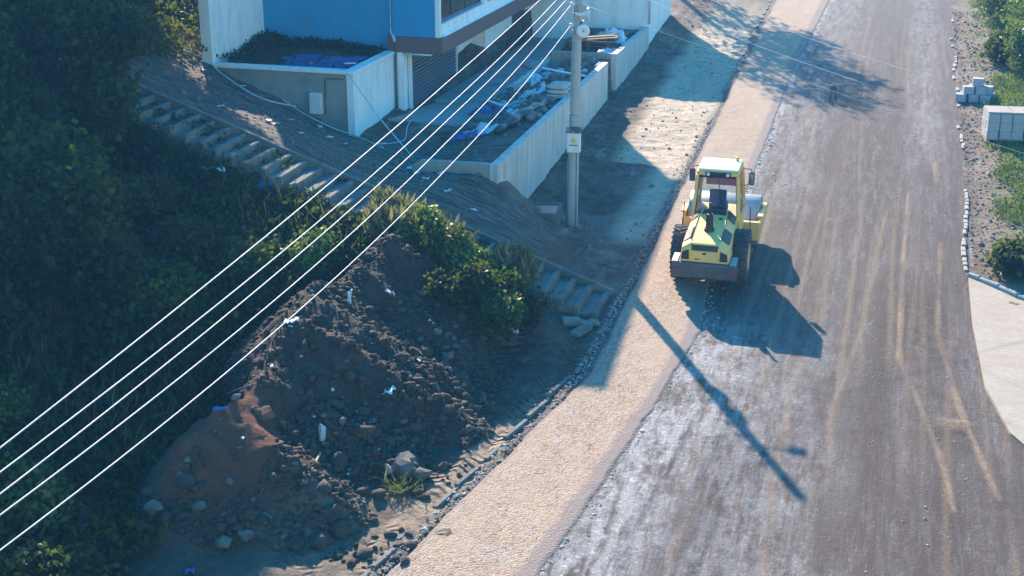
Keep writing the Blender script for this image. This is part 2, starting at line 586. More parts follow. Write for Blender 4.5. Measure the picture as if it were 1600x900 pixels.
# ------------------------------------------------------------------ terrain
ROAD_L, ROAD_R = -6.6, 2.8
pts = []
for Y in (5, 12, 18, 22, 26, 30, 34, 38, 42, 48, 55, 62, 70, 80, 95, 120):
    z = float(rp(Y))
    pts += [(-6.6, Y, z - .02), (-7.3, Y, z - .02 if Y < 32 or Y > 37 else z)]
for X, Y, z in [(-9.62, 34.9, .86), (-11.5, 34.9, 1.5), (-14.06, 34.9, 2.38), (-19.04, 34.9, 4.13), (-25, 34.9, 6.2), (-32, 35, 8.3),
                (-9.62, 33.0, .8), (-14.06, 33, 2.3), (-19.04, 33, 4.05), (-25, 33, 6.0),
                (-17.4, 42.6, 1.85), (-16.6, 44.5, 1.7), (-20, 42.6, 2.95), (-22.8, 42.8, 4.05), (-25, 43, 5),
                (-11, 38.1, 1.8), (-11.3, 39, 1.9), (-13, 39.5, 1.9), (-14.5, 41.5, 1.75), (-14.3, 38.0, 2.15), (-17.5, 39.2, 2.75), (-20.5, 39.2, 3.75),
                (-10, 37.0, 1.05), (-10.2, 38.4, 1.2), (-9.4, 37.1, .7), (-9.0, 36.0, .55), (-8.4, 35.2, .3),
                (-10.6, 40.6, .42), (-9.1, 39.7, .2), (-10.4, 44, .5), (-10.4, 54, 1.0), (-10.4, 60, 1.3), (-9.0, 44, .45), (-8.8, 54, 1.0), (-8.3, 38, .25),
                (-10.5, 66, 1.8), (-11.5, 72, 2.4), (-14, 80, 4.), (-20, 90, 6.5), (-12, 95, 4.5), (-9, 72, 2.2), (-9, 85, 2.9),
                (-10, 30, -.1), (-13, 30, .5), (-16, 30, 1.3), (-20, 30, 2.7), (-26, 30, 4.8), (-34, 30, 7.0),
                (-10, 25, -.55), (-13, 25, -.2), (-16, 25, .5), (-20, 25, 1.5), (-26, 25, 3.2), (-34, 25, 5.0),
                (-10, 20, -.85), (-13, 20, -.6), (-17, 20, .1), (-22, 20, 1.2), (-30, 20, 2.8),
                (-10, 12, -1.2), (-14, 12, -.9), (-20, 12, .2), (-30, 12, 2.), (-45, 15, 4), (-45, 30, 9.), (-45, 45, 11),
                (-28, 40, 6.8), (-30, 48, 7.8), (-28, 58, 8), (-40, 60, 11), (-30, 75, 9), (-40, 90, 12), (-20, 60, 4), (-20, 75, 6)]:
    pts.append((X, Y, z))
PT = np.array(pts)


def _k(r2):
    return .5 * r2 * np.log(r2 + 1e-9)


def tps_fit(P, lam=.02):
    n = len(P)
    d2 = ((P[:, None, :2] - P[None, :, :2]) ** 2).sum(-1)
    A = np.zeros((n + 3, n + 3))
    A[:n, :n] = _k(d2) + lam * np.eye(n)
    A[:n, n:] = np.c_[np.ones(n), P[:, :2]]
    A[n:, :n] = A[:n, n:].T
    return np.linalg.solve(A, np.r_[P[:, 2], 0, 0, 0])


TW = tps_fit(PT)


def tps(X, Y):
    X, Y = np.broadcast_arrays(np.asarray(X, float), np.asarray(Y, float))
    out = TW[-3] + TW[-2] * X + TW[-1] * Y
    if X.size < 4000:
        d2 = (X[..., None] - PT[:, 0]) ** 2 + (Y[..., None] - PT[:, 1]) ** 2
        return out + (_k(d2) * TW[:-3]).sum(-1)
    for (px, py, _), w in zip(PT, TW):
        out = out + w * _k((X - px) ** 2 + (Y - py) ** 2)
    return out


_perm = rng.random((256, 256))


def vnoise(X, Y, s, seed=0):
    x, y = np.asarray(X) * s + seed * 17.3, np.asarray(Y) * s + seed * 31.7
    xi, yi = np.floor(x).astype(int), np.floor(y).astype(int)
    fx, fy = x - xi, y - yi
    fx, fy = fx * fx * (3 - 2 * fx), fy * fy * (3 - 2 * fy)
    g = lambda a, b: _perm[a % 256, b % 256]
    return (g(xi, yi) * (1 - fx) + g(xi + 1, yi) * fx) * (1 - fy) + (g(xi, yi + 1) * (1 - fx) + g(xi + 1, yi + 1) * fx) * fy


def fbm(X, Y, s, o=4, seed=0):
    a, r, n = 1., 0., 0.
    for k in range(o):
        r = r + a * (vnoise(X, Y, s * 2 ** k, seed + k) - .5)
        n += a
        a *= .55
    return r / n * 2


def sstep(a, b, x):
    t_ = np.clip((np.asarray(x, float) - a) / (b - a), 0, 1)
    return t_ * t_ * (3 - 2 * t_)


RIDGE = [(-11.3, 32.6, .15), (-11.8, 31.0, 1.65), (-12.0, 29.6, 1.8), (-12.6, 28.0, 1.9), (-12.4, 26.3, 1.95), (-12.3, 24.6, 1.7), (-12.5, 23.0, 1.45), (-12.9, 21.4, .8)]


def mound(X, Y):
    """dirt heap tipped along the road: a ridge with talus slopes, steeper towards the hill"""
    X, Y = np.asarray(X, float), np.asarray(Y, float)
    wob = .35 * fbm(X, Y, .8, 4, 3)
    best = np.full(np.broadcast(X, Y).shape, 0.)
    for (x0, y0, h0), (x1, y1, h1) in zip(RIDGE[:-1], RIDGE[1:]):
        dx, dy = x1 - x0, y1 - y0
        u = np.clip(((X - x0) * dx + (Y - y0) * dy) / (dx * dx + dy * dy), 0, 1)
        qx, qy = X - (x0 + u * dx), Y - (y0 + u * dy)
        d = np.hypot(qx * np.where(qx > 0, .455, 1.05), qy * .85)
        hh_ = h0 + u * (h1 - h0) + .28 * np.sin(y0 + u * dy * 2.1)
        best = np.maximum(best, hh_ * (1 + wob * .5) - d * 1.02 * (1 + .25 * wob))
    return np.maximum(best, 0)


WALL_X = -11.0


def ground_z(X, Y, detail=True):
    X, Y = np.broadcast_arrays(np.asarray(X, float), np.asarray(Y, float))
    r = rp(Y)
    zl = tps(np.clip(X, -48, 0), np.clip(Y, 4, 120))
    # inside the retaining walls the yard is filled up to plaza level
    fill = 1.78 + .55 * sstep(-14.2, -11.4, X) + .10 * fbm(X, Y, .7, 3, 9)
    inside = (X < WALL_X - .16) & (X > -16.6) & (Y > 38.25) & (Y < 64)
    fill = np.where(Y < 44.5, tps(X, Y) * sstep(44.5, 40.5, Y) + fill * (1 - sstep(44.5, 40.5, Y)), fill)
    fill2 = np.where((Y > 38.3) & (X > -14.2), np.maximum(fill, 1.9 + .5 * sstep(-14.2, -11.4, X)), fill)
    zl = np.where(inside, fill2, zl)
    mo = mound(X, Y)
    zl = zl + mo
    zr = r + .05 + .05 * np.clip(X - 3.2, 0, 30) + .1 * fbm(X, Y, .5, 4, 5) * sstep(3, 5, X)
    bl = sstep(-7.2, -6.5, X)
    z = np.where(X < 0, zl * (1 - bl) + r * bl, r + (zr - r) * sstep(2.5, 3.4, X))
    if detail:
        off = np.where(X < 0, 1 - bl, sstep(2.8, 3.6, X))
        z = z + off * (.10 * fbm(X, Y, .9, 5, 1) + .05 * fbm(X, Y, 4.0, 3, 2)) * np.where(inside, .6, 1)
        z = z + sstep(.05, .5, mo) * (.16 * fbm(X, Y, 1.4, 5, 7) + .07 * fbm(X, Y, 4.2, 3, 8) + .05 * np.abs(fbm(X * 1.0, Y * 2.4, 1.3, 3, 10)))
    z = z - .3 * ((X > 2.2) & (X < 11) & (Y > 5) & (Y < 36.5)) * sstep(36.5, 35.8, Y) * np.where(Y < 33, sstep(2.3, 2.6, X), sstep(2.95, 3.15, X))
    z = z - .05 * ((X > ROAD_L + .15) & (X < ROAD_R - .15))
    return z


def gz(x, y):
    return float(ground_z(np.array([x]), np.array([y]))[0])


def grid_axis(a, b, step, lo, hi):
    core = list(np.arange(a, b + 1e-6, step))
    s, x = step, core[-1]
    up_ = []
    while x < hi:
        s *= 1.25
        x += s
        up_.append(x)
    s, x, dn = step, core[0], []
    while x > lo:
        s *= 1.25
        x -= s
        dn.append(x)
    return np.array(dn[::-1] + core + up_)


gx = grid_axis(-26, 7, .11, -300, 300)
gy = grid_axis(15, 66, .11, -60, 400)
GX, GY = np.meshgrid(gx, gy)
GZ = ground_z(GX, GY)
nx, ny = len(gx), len(gy)
idx = np.arange(nx * ny).reshape(ny, nx)
quads = np.stack([idx[:-1, :-1], idx[:-1, 1:], idx[1:, 1:], idx[1:, :-1]], -1).reshape(-1, 4)
moG = mound(GX, GY)
nz = fbm(GX, GY, .45, 4, 11)
a_mound = np.maximum(sstep(.02, .35, moG), .7 * sstep(33.5, 32.5, GY) * sstep(-6.6, -7.1, GX - np.where(GY > 30, 0, -(30 - GY) * .205) + .25 * nz))
a_red = sstep(2.1, .9, np.hypot((GX + 12.6), (GY - 22.6) * .8) + .6 * nz) + .8 * sstep(1.0, .3, np.hypot(GX + 9.0, (GY - 36.2) * .6) + .4 * nz)
a_pale = 0 * GX
edge_x = np.where(GY > 30, -6.55, -6.55 - (30 - GY) * .205)
a_pale = np.maximum(a_pale, sstep(.5, .2, np.abs(GX - edge_x + .3) + .2 * nz) * sstep(31, 27, GY) * .85)
a_pale = np.maximum(a_pale, sstep(2.2, 1.0, np.abs(GX - edge_x + .8) + .6 * nz) * sstep(24.5, 22.0, GY) * .45)
a_pale = np.maximum(a_pale, .35 * sstep(2.8, 3.2, GX) * sstep(6, 3.6, GX))
a_sunlit_cream = sstep(-.4, .4, GX + np.where(GY > 46.3, 9.3, 7.7) + .35 * nz) * sstep(37.5, 40, GY + 1.2 * nz) * sstep(80, 66, GY) * sstep(-6, -7, GX)  # pale verge earth, with the sunlit patch's brightness put into the colour
a_grass = sstep(3.2, 4.2, GX + .8 * nz)
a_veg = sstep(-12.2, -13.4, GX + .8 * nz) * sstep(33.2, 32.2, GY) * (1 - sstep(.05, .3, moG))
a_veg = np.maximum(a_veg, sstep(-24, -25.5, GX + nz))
a_ramp = sstep(35, 35.6, GY) * sstep(43.5, 41.5, GY + nz) * sstep(-8.5, -9.5, GX) * (GX > -24) * ~((GX > -11.2) & (GY > 38))
a_track = sstep(2.3, 1.3, np.abs(GX + 8.2 + (26 - GY) * .1)) * sstep(33, 31, GY) * sstep(.5, .1, moG)
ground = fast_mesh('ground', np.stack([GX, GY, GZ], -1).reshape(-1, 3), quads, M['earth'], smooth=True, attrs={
    k: ('POINT', np.clip(a, 0, 1).ravel()) for k, a in dict(sunlit_cream=a_sunlit_cream, mound=a_mound, red=a_red, pale=a_pale, grass=a_grass, veg=a_veg, ramp=a_ramp, track=a_track).items()})
tag(ground, kind='structure')


# ---- road sheet
def poly_dist(X, Y, P):
    best = np.full(X.shape, 1e9)
    for (x0, y0), (x1, y1) in zip(P[:-1], P[1:]):
        dx, dy = x1 - x0, y1 - y0
        u = np.clip(((X - x0) * dx + (Y - y0) * dy) / (dx * dx + dy * dy + 1e-9), 0, 1)
        best = np.minimum(best, np.hypot(X - x0 - u * dx, Y - y0 - u * dy))
    return best


def road_pts(px):
    return [tuple(on_road(x, y)[:2]) for x, y in px]


def left_edge(Y):
    return np.where(Y > 30, -6.55, -6.55 - (30 - Y) * .205)


def strip_right(Y):
    Y = np.asarray(Y, float)
    return np.interp(Y, [12, 20.5, 24.9, 28.5, 33, 36, 48, 61, 77, 130], [-7.0, -5.6, -4.98, -4.55, -4.1, -4.33, -4.2, -4.1, -3.5, -3.0])


ry = np.concatenate([np.arange(10, 70, .11), np.arange(70, 130, .4)])
us = np.linspace(0, 1, 170)
RY = np.repeat(ry[:, None], len(us), 1)
edge_r = 2.75 + .12 * fbm(RY, RY * 0, .5, 3, 21) + np.where(RY < 31.5, (31.5 - RY) * .5, 0)
edge_l = left_edge(RY) + .1 * fbm(RY, RY * 0 + 5, .8, 3, 22)
RX = edge_l + (edge_r - edge_l) * us[None]
RZ = rp(RY) + .012 + .02 * fbm(RX * 1.0, RY * .12, 1.1, 4, 23) - .02 * (np.abs(us - .5) * 2)[None] ** 8
nz = fbm(RX, RY, .8, 4, 24)
d_strip = RX - strip_right(RY)
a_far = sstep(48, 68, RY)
a_pale = sstep(3.1, .5, d_strip + .7 * nz) * (d_strip > 0) * (sstep(35, 32, RY) * sstep(18.5, 21, RY) + .4 * sstep(2, 6, RY - 38))
a_pale = np.maximum(a_pale, .95 * sstep(.22, .05, np.abs(d_strip - .08) + .05 * nz) * (RY > 38))
a_pale = np.maximum(a_pale, .5 * sstep(2.6, .2, np.abs(RX + 2.2) + 1.2 * nz) * sstep(36, 30, RY))
a_pale = np.maximum(a_pale, .35 * sstep(.9, .2, np.abs(RX - 1.4 + .2 * nz)) * sstep(45, 52, RY))
tracks = [road_pts(k) for k in ([(1420, 300), (1410, 430), (1405, 560), (1440, 640), (1475, 730), (1490, 800)], [(1470, 380), (1465, 520), (1500, 640), (1560, 780)],
                                [(1385, 330), (1345, 520), (1300, 640), (1295, 760)], [(1240, 560), (1228, 700)], [(1575, 800), (1590, 900)])]
a_tan = np.zeros_like(RX)
for k, tr_ in enumerate(tracks):
    dd = poly_dist(RX, RY, tr_)
    a_tan = np.maximum(a_tan, sstep(.10, .03, dd + .05 * nz) * (1 if k < 2 else .6) * (.45 + .55 * sstep(-.35, .1, fbm(RX, RY, .55, 3, 60 + k))))
for q, rx_, ry_ in (((1490, 665), .8, .3), ((1462, 262), .13, 1.4)):
    c_ = on_road(*q)
    a_tan = np.maximum(a_tan, .9 * sstep(1.1, .3, np.hypot((RX - c_[0]) / rx_, (RY - c_[1]) / ry_) + .9 * nz))
for k in range(16):
    x0 = rng.uniform(-3.6, 2.4)
    a1, a2, p1 = rng.uniform(.05, .3), rng.uniform(.02, .1), rng.uniform(0, 6)
    xx = x0 + a1 * np.sin(RY * .09 + p1) + a2 * np.sin(RY * .31 + p1 * 2)
    ya = rng.uniform(15, 60)
    win = sstep(ya, ya + 3, RY) * sstep(ya + rng.uniform(12, 30), ya + 8, RY)
    for off in (-.0, .0 + 1.75):
        a_tan = np.maximum(a_tan, rng.uniform(.25, .5) * win * sstep(.11, .03, np.abs(RX - xx - off) + .06 * nz))
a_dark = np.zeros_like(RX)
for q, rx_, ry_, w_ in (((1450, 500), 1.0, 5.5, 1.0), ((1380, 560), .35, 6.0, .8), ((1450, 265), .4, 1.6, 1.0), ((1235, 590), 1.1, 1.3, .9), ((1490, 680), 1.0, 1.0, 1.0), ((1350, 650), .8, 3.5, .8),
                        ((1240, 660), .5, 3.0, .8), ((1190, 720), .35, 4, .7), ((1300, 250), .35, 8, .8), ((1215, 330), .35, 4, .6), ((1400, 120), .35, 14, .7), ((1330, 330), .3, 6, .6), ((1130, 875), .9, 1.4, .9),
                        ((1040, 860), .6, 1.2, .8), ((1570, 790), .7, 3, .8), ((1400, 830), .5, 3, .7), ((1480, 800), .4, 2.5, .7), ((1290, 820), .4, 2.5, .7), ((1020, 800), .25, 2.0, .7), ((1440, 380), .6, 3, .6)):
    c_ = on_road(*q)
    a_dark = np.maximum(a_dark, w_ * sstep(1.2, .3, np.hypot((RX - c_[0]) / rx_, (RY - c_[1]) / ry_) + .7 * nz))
RZ = RZ + .035 * a_tan * sstep(0, 1, a_tan) * .5
rut = sstep(1, .2, np.hypot((RX - on_road(1490, 665)[0]) / .95, (RY - on_road(1490, 665)[1]) / .5))
RZ = RZ + rut * .09 * fbm(RX * .6, RY * 2.5, 2.2, 3, 33)
n0, n1_ = RX.shape
idx = np.arange(n0 * n1_).reshape(n0, n1_)
quads = np.stack([idx[:-1, :-1], idx[:-1, 1:], idx[1:, 1:], idx[1:, :-1]], -1).reshape(-1, 4)
road = fast_mesh('road', np.stack([RX, RY, RZ], -1).reshape(-1, 3), quads, M['road_base'], smooth=True, attrs={
    k: ('POINT', np.clip(a, 0, 1).ravel()) for k, a in dict(far=a_far, pale=a_pale, tan=a_tan, dark=a_dark).items()})
tag(road, kind='structure')

# ---- gravel strip laid on the left of the road, a thin raised layer
us = np.r_[0, 0, np.linspace(.0, 1, 40)[0:], 1, 1]
us = np.linspace(0, 1, 44)
SY = np.repeat(ry[:, None], len(us), 1)
sl = left_edge(SY) + .18 + .07 * fbm(SY, SY * 0, 1.4, 3, 41)
sr = strip_right(SY) + .08 * fbm(SY, SY * 0 + 9, 1.7, 4, 42)
SX = sl + (sr - sl) * us[None]
SZ = rp(SY) + .045 + .012 * fbm(SX, SY, 4, 3, 43)
SZ[:, 0] -= .09
SZ[:, -1] -= .05
n0, n1_ = SX.shape
idx = np.arange(n0 * n1_).reshape(n0, n1_)
quads = np.stack([idx[:-1, :-1], idx[:-1, 1:], idx[1:, 1:], idx[1:, :-1]], -1).reshape(-1, 4)
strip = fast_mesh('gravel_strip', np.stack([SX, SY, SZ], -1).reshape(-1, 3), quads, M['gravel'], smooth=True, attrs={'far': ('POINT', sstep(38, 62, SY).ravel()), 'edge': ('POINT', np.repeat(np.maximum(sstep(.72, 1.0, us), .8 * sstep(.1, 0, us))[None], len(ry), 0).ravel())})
tag(strip, kind='structure')

# ---- drain kerb: a low rough concrete edging between verge and gravel strip
b = MB()
y = 18.
while y < 78:
    ln = random.uniform(.9, 1.3)
    x0, x1 = float(left_edge(y)) - .06, float(left_edge(y + ln)) - .06
    a0 = math.atan2(x1 - x0, ln)
    j = random.uniform(-.03, .03)
    if random.random() > .3:
        b.box((x0 + j - .06, y, float(rp(y + .5)) - .1), (x0 + j + .06, y + ln - .03, float(rp(y + .5)) + .012 + random.uniform(0, .035)), .02, rot=-a0 + random.uniform(-.03, .03))
    y += ln
tag(b.build('drain_kerb', M['old_concrete']), kind='structure')

# ---- right hand pavement with its kerbs
kp = [on_road(x, y) for x, y in ((1512, 434), (1530, 441), (1560, 454), (1590, 468), (1640, 486), (1720, 505))]
poly = [tuple(k[:2]) for k in kp] + [(9.5, 34.5), (9.5, 27.4), (4.3, 27.3), (3.25, 29.2), (2.8, 31.4), (2.62, 35), (2.6, 38.3)]
b = MB()
b.add([(x, yy, float(rp(yy)) + .075) for x, yy in poly] + [(x, yy, float(rp(yy)) - .1) for x, yy in poly],
      [tuple(range(len(poly)))] + [(k, (k + 1) % len(poly), len(poly) + (k + 1) % len(poly), len(poly) + k) for k in range(len(poly))])
# the sheet may sit above the verge there
pav = b.build('pavement', M['block_paving'])
tag(pav, kind='structure')
b = MB()
for p0, p1 in zip(kp[:-1], kp[1:]):
    d = Vector(p1 - p0)
    n_ = max(1, round(d.length / .75))
    for k in range(n_):
        q0, q1 = Vector(p0) + d * (k / n_), Vector(p0) + d * ((k + 1) / n_)
        c_ = (q0 + q1) / 2
        ln = d.length / n_ - .015
        b.box((c_.x - ln / 2, c_.y - .075, c_.z - .15), (c_.x + ln / 2, c_.y + .075, c_.z + .17), .025, rot=math.atan2(d.y, d.x))
tag(b.build('pavement_kerb', M['kerb_grey']), kind='structure')
b = MB()
y = 38.8
while y < 75:
    ln = random.uniform(.25, .5) if y < 47 else random.uniform(.3, .9)
    x_ = 2.72 + .08 * math.sin(y * .9) + random.uniform(-.015, .015) - (.12 if y < 50 else 0) + .16 * sstep(43, 46, y) - .2 * sstep(47, 50, y)
    if random.random() > (.1 if y < 46 else .6):
        zz = float(rp(y)) + .02
        w_ = random.uniform(.05, .075)
        b.box((x_ - w_, y, zz - .1), (x_ + w_, y + ln - .015, zz + random.uniform(.03, .07)), .02, rot=random.uniform(-.06, .06))
    y += ln
tag(b.build('edge_kerb', M['kerb_stone']), kind='structure')

# ------------------------------------------------------------------ yard floor in front of the shops
PZ = 1.85
b = MB()
b.box((-18.4, 45.3, PZ - .45), (-14.0, 63.3, PZ), .02)
tag(b.build('plaza_floor', M['plaza']), kind='structure')
b = MB()
b.box((-14.0, 45.4, PZ - .5), (-13.8, 61.0, PZ + .02), .02)
tag(b.build('plaza_kerb', M['raw_concrete']), kind='structure')

# ------------------------------------------------------------------ shop building
bl_ = thing('shop_building', (-17, 55, PZ), 'white and blue shop building with grey roller shutters and brown fascia band', 'building')
O = (-17, 55, PZ)
XF, YN = -16.9, 46.7          # shutter plane, near end of the shops
b = MB()
b.box((-23.0, 47.2, .5), (-17.5, 63.3, 7.4), 0)                # core of the ground and first floor
b.box((-17.5, 52.55, PZ - .1), (-17.0, 53.0, 4.2), 0)
b.box((-17.5, 56.5, PZ - .1), (-16.84, 60.55, 4.2), .01)       # white pier between the shutters
b.box((-17.5, 63.15, PZ - .1), (-16.86, 63.4, 4.2), 0)
b.build('wall', M['white_render'], bl_, O)
b = MB()
b.box((-23.0, 46.95, 3.2), (-17.42, 47.19, 7.4), 0)
b.box((-17.42, 46.72, 4.58), (-15.80, 47.19, 7.4), 0)
tag(b.build('blue_wall', M['blue_render'], bl_, O), 'deep blue rendered side wall')
b = MB()
b.box((-22.95, 42.75, 2.5), (-22.55, 46.94, 7.4), .01)
tag(b.build('side_fin', M['white_render'], bl_, O), 'white fin wall standing out beside the soil bed')
b = MB()
b.box((-17.6, 46.62, 4.02), (-15.5, 63.35, 4.575), .01)
b.build('fascia', M['fascia'], bl_, O)
# corner post and gutter box at the near end of the ground floor
b = MB()
b.box((-17.42, 46.66, 1.3), (-16.98, 46.99, 4.02), .01)
b.build('corner_post', M['white_render'], bl_, O)


def shutter(y0, y1, z0, z1):
    b = MB()
    n_ = int((z1 - z0) / .125)
    for k in range(n_):
        za = z0 + k * (z1 - z0) / n_
        zb = za + (z1 - z0) / n_
        b.prism([(XF - .06, y0, za), (XF - .01, y0, za + .006), (XF + .03, y0, za + .03), (XF + .022, y0, zb - .05), (XF - .05, y0, zb - .004)], (0, y1 - y0, 0))
    s_ = b.build('shutter', M['shutter'], bl_, O)
    b = MB()
    b.box((XF - .05, y0 + .005, z0 - .06), (XF + .045, y1 - .005, z0 - .001), .008)
    b.build('bottom_rail', M['white_metal'], s_, O)
    for ya, yb in ((y0 - .09, y0 - .002), (y1 + .002, y1 + .09)):
        b = MB()
        b.box((XF - .08, ya, z0 - .08), (XF + .07, yb, z1), .008)
        b.build('guide_rail', M['white_metal'], s_, O)


shutter(47.1, 52.45, PZ + .07, 4.02)
shutter(60.65, 63.05, PZ + .07, 4.02)
b = MB()
b.box((-17.49, 53.6, PZ), (-17.44, 54.6, 3.9), .005)
b.build('door', M['white_metal'], bl_, O)
# first floor over the fascia: white sill band, two wide windows
b = MB()
b.box((-17.4, 46.9, 4.58), (-15.62, 63.3, 5.02), .015)
b.prism([(-15.62, 46.9, 4.70), (-15.50, 46.9, 4.63), (-15.50, 46.9, 4.60), (-15.62, 46.9, 4.585)], (0, 16.4, 0))
b.box((-15.8, 46.72, 4.58), (-15.62, 46.895, 7.4), .01)
for y0 in (52.3, 57.9):
    b.box((-16.1, y0, 5.02), (-15.64, y0 + .5, 7.4), .01)
b.box((-17.4, 46.9, 6.9), (-15.65, 63.3, 7.4), .01)
b.build('window_surround', M['white_render'], bl_, O)
for y0, y1 in ((46.9, 52.3), (52.8, 57.9), (58.4, 63.2)):
    b = MB()
    for za, zb in ((5.03, 5.12), (6.82, 6.89)):
        b.box((-15.86, y0 + .01, za), (-15.76, y1 - .01, zb), .006)
    nn = 3
    for k in range(nn + 1):
        yy = y0 + .04 + (y1 - y0 - .13) * k / nn
        b.box((-15.86, yy, 5.12), (-15.77, yy + .05, 6.82), .006)
    w_ = b.build('window', M['shutter'], bl_, O)
    b = MB()
    # a sheet of film hung behind the glass, with soft folds
    n_ = 60
    V, Fs = [], []
    for k in range(n_ + 1):
        yy = y0 + .1 + (y1 - y0 - .2) * k / n_
        for zz in (5.12, 5.7, 6.3, 6.82):
            V.append((-15.98 + .05 * math.sin(k * .9 + zz * 1.3) + .03 * math.sin(k * 2.3 - zz * 2), yy, zz))
    for k in range(n_):
        for j in range(3):
            Fs.append((k * 4 + j, (k + 1) * 4 + j, (k + 1) * 4 + j + 1, k * 4 + j + 1))
    b.add(V, Fs, True)
    b.build('curtain', M['curtain'], w_, O)
    b = MB()
    b.box((-15.83, y0 + .05, 5.1), (-15.82, y1 - .05, 6.85), 0)
    b.build('pane', M['glass'], w_, O)
# upper storeys (the tall front block and the lower far part)
b = MB()
b.box((-23.0, 46.7, 7.4), (-15.65, 60.5, 10.8), .01)
b.build('upper_storey', M['white_render'], bl_, O)
b = MB()
b.box((-23.3, 46.3, 10.8), (-15.45, 60.7, 11.05), .02)
b.box((-23.3, 60.5, 7.4), (-15.5, 63.5, 7.55), .02)
b.build('roof', M['raw_concrete'], bl_, O)
# the wing that stands forward at the far end
b = MB()
b.box((-17.4, 63.4, 1.2), (-11.05, 70.0, 6.3), .015)
b.build('wing_wall', M['white_render'], bl_, O)
b = MB()
b.box((-17.4, 63.4, 6.3), (-10.95, 70.1, 6.5), .02)
b.build('wing_roof', M['raw_concrete'], bl_, O)
b = MB()
b.tube([(-10.98, 63.35, 2.7), (-10.98, 63.35, 6.25)], .05, 8)
b.build('corner_downpipe', M['white_plastic'], bl_, O)
b = MB()
b.tube([(-17.52, 46.86, 7.4), (-17.52, 46.86, 4.75), (-17.46, 46.78, 4.6), (-17.34, 46.62, 4.55), (-17.3, 46.58, 4.4)], .05, 8)
tag(b.build('downpipe', M['white_plastic'], bl_, O), 'white downpipe in the corner of the blue wall')
b = MB()
b.tube([(-17.28, 46.58, 4.4), (-17.28, 46.58, 1.5)], .045, 8)
b.build('lower_downpipe', M['dark_grey'], bl_, O)
b = MB()
b.tube([(-17.0, 46.58, 3.98), (-15.9, 46.58, 3.98)], .03, 8)
b.build('conduit', M['white_plastic'], bl_, O)

# ------------------------------------------------------------------ raised soil bed beside the building
bed = thing('raised_bed', (-20, 43, 2), 'raised soil bed with white coping beside the blue wall', 'planter')
O = (-20, 43, 2)
CZ = 4.06
b = MB()
b.box((-22.5, 42.72, .8), (-17.62, 42.95, CZ - .12), 0)
tag(b.build('front_wall', M['raw_concrete'], bed, O), 'bare grey concrete front wall')
b = MB()
b.box((-17.62, 42.68, .8), (-17.36, 46.6, CZ - .12), .01)
tag(b.build('side_wall', M['white_render'], bed, O), 'white rendered side wall')
b = MB()
b.box((-22.52, 42.64, CZ - .12), (-17.70, 43.02, CZ), .012)
b.box((-17.70, 42.60, CZ - .12), (-17.30, 46.6, CZ + .001), .012)
b.build('coping', M['white_render'], bed, O)
b = MB()
nxs, nys = 50, 36
V = []
for j in range(nys):
    for i in range(nxs):
        x, y = -22.5 + 4.85 * i / (nxs - 1), 42.98 + 3.9 * j / (nys - 1)
        z = CZ - .22 + .38 * sstep(44.3, 46.6, y) * (1 - .4 * sstep(-20, -18, x)) + .25 * sstep(-21.2, -22.5, x) * sstep(42.9, 44.5, y) + .12 * float(fbm(np.array([x]), np.array([y]), 1.3, 4, 61)[0])
        V.append((x, y, z))
b.add(V, [(j * nxs + i, j * nxs + i + 1, (j + 1) * nxs + i + 1, (j + 1) * nxs + i) for j in range(nys - 1) for i in range(nxs - 1)], True)
b.build('soil', M['soil'], bed, O)

# blue tarpaulin lying in the bed
def sheet(name, cx, cy, z0, w, l, rot, amp, mat, label, cat, seed, hfun=None, n_=22, group=None):
    ca, sa = math.cos(rot), math.sin(rot)
    v_, u = np.meshgrid(np.linspace(-.5, .5, n_), np.linspace(-.5, .5, n_), indexing='ij')
    x = u * w * (1 - .18 * np.sin(7 * (u + seed)) * np.cos(5 * v_ + seed))
    y = v_ * l * (1 - .15 * np.sin(6 * u + seed * 2))
    X_, Y_ = cx + x * ca - y * sa, cy + x * sa + y * ca
    zb = np.broadcast_to(np.asarray(hfun(X_, Y_) if hfun else z0, float), X_.shape)
    e_ = np.maximum(np.abs(u), np.abs(v_)) * 2
    cr = np.abs(fbm(x * 3 + seed * 3, y * 3, 2.2, 3, seed + 3)) * .5
    dz = amp * (.5 + fbm(x * 2 + seed * 9, y * 2, 1.5, 4, seed) + cr) * (1 - e_ ** 4)
    V = np.stack([X_, Y_, zb + .025 + np.maximum(dz, 0)], -1).reshape(-1, 3).tolist()
    b = MB()
    b.add(V, [(j * n_ + i, j * n_ + i + 1, (j + 1) * n_ + i + 1, (j + 1) * n_ + i) for j in range(n_ - 1) for i in range(n_ - 1)], True)
    # a folded hem gives the sheet an edge
    o = b.build(name, mat, None, (cx, cy, V[0][2]))
    sol = o.modifiers.new('thickness', 'SOLIDIFY')
    sol.thickness = .012
    return tag(o, label, cat, group)


bedz = lambda x, y: CZ - .2 + .36 * sstep(44.3, 46.6, y)
sheet('tarpaulin', -19.4, 44.4, 0, 3.0, 1.7, .1, .16, M['blue_plastic'], 'crumpled blue plastic sheet lying on the soil bed', 'tarpaulin', 3, bedz)
for k, (x, y, r_, l_, lb) in enumerate([(-19.35, 43.6, 2.2, .75, 'pale wooden batten leaning over the soil in the raised bed'), (-17.95, 43.9, 1.0, .5, 'short white offcut lying near the corner of the raised bed coping')]):
    b = MB()
    b.box((-l_ / 2, -.045, -.02), (l_ / 2, .045, .02), .006)
    o = b.build('wooden_batten', M['wood'] if k == 0 else M['white_plastic'])
    o.location = (x, y, CZ + .02)
    o.rotation_euler = (0, .12, r_)
    tag(o, lb, 'batten')

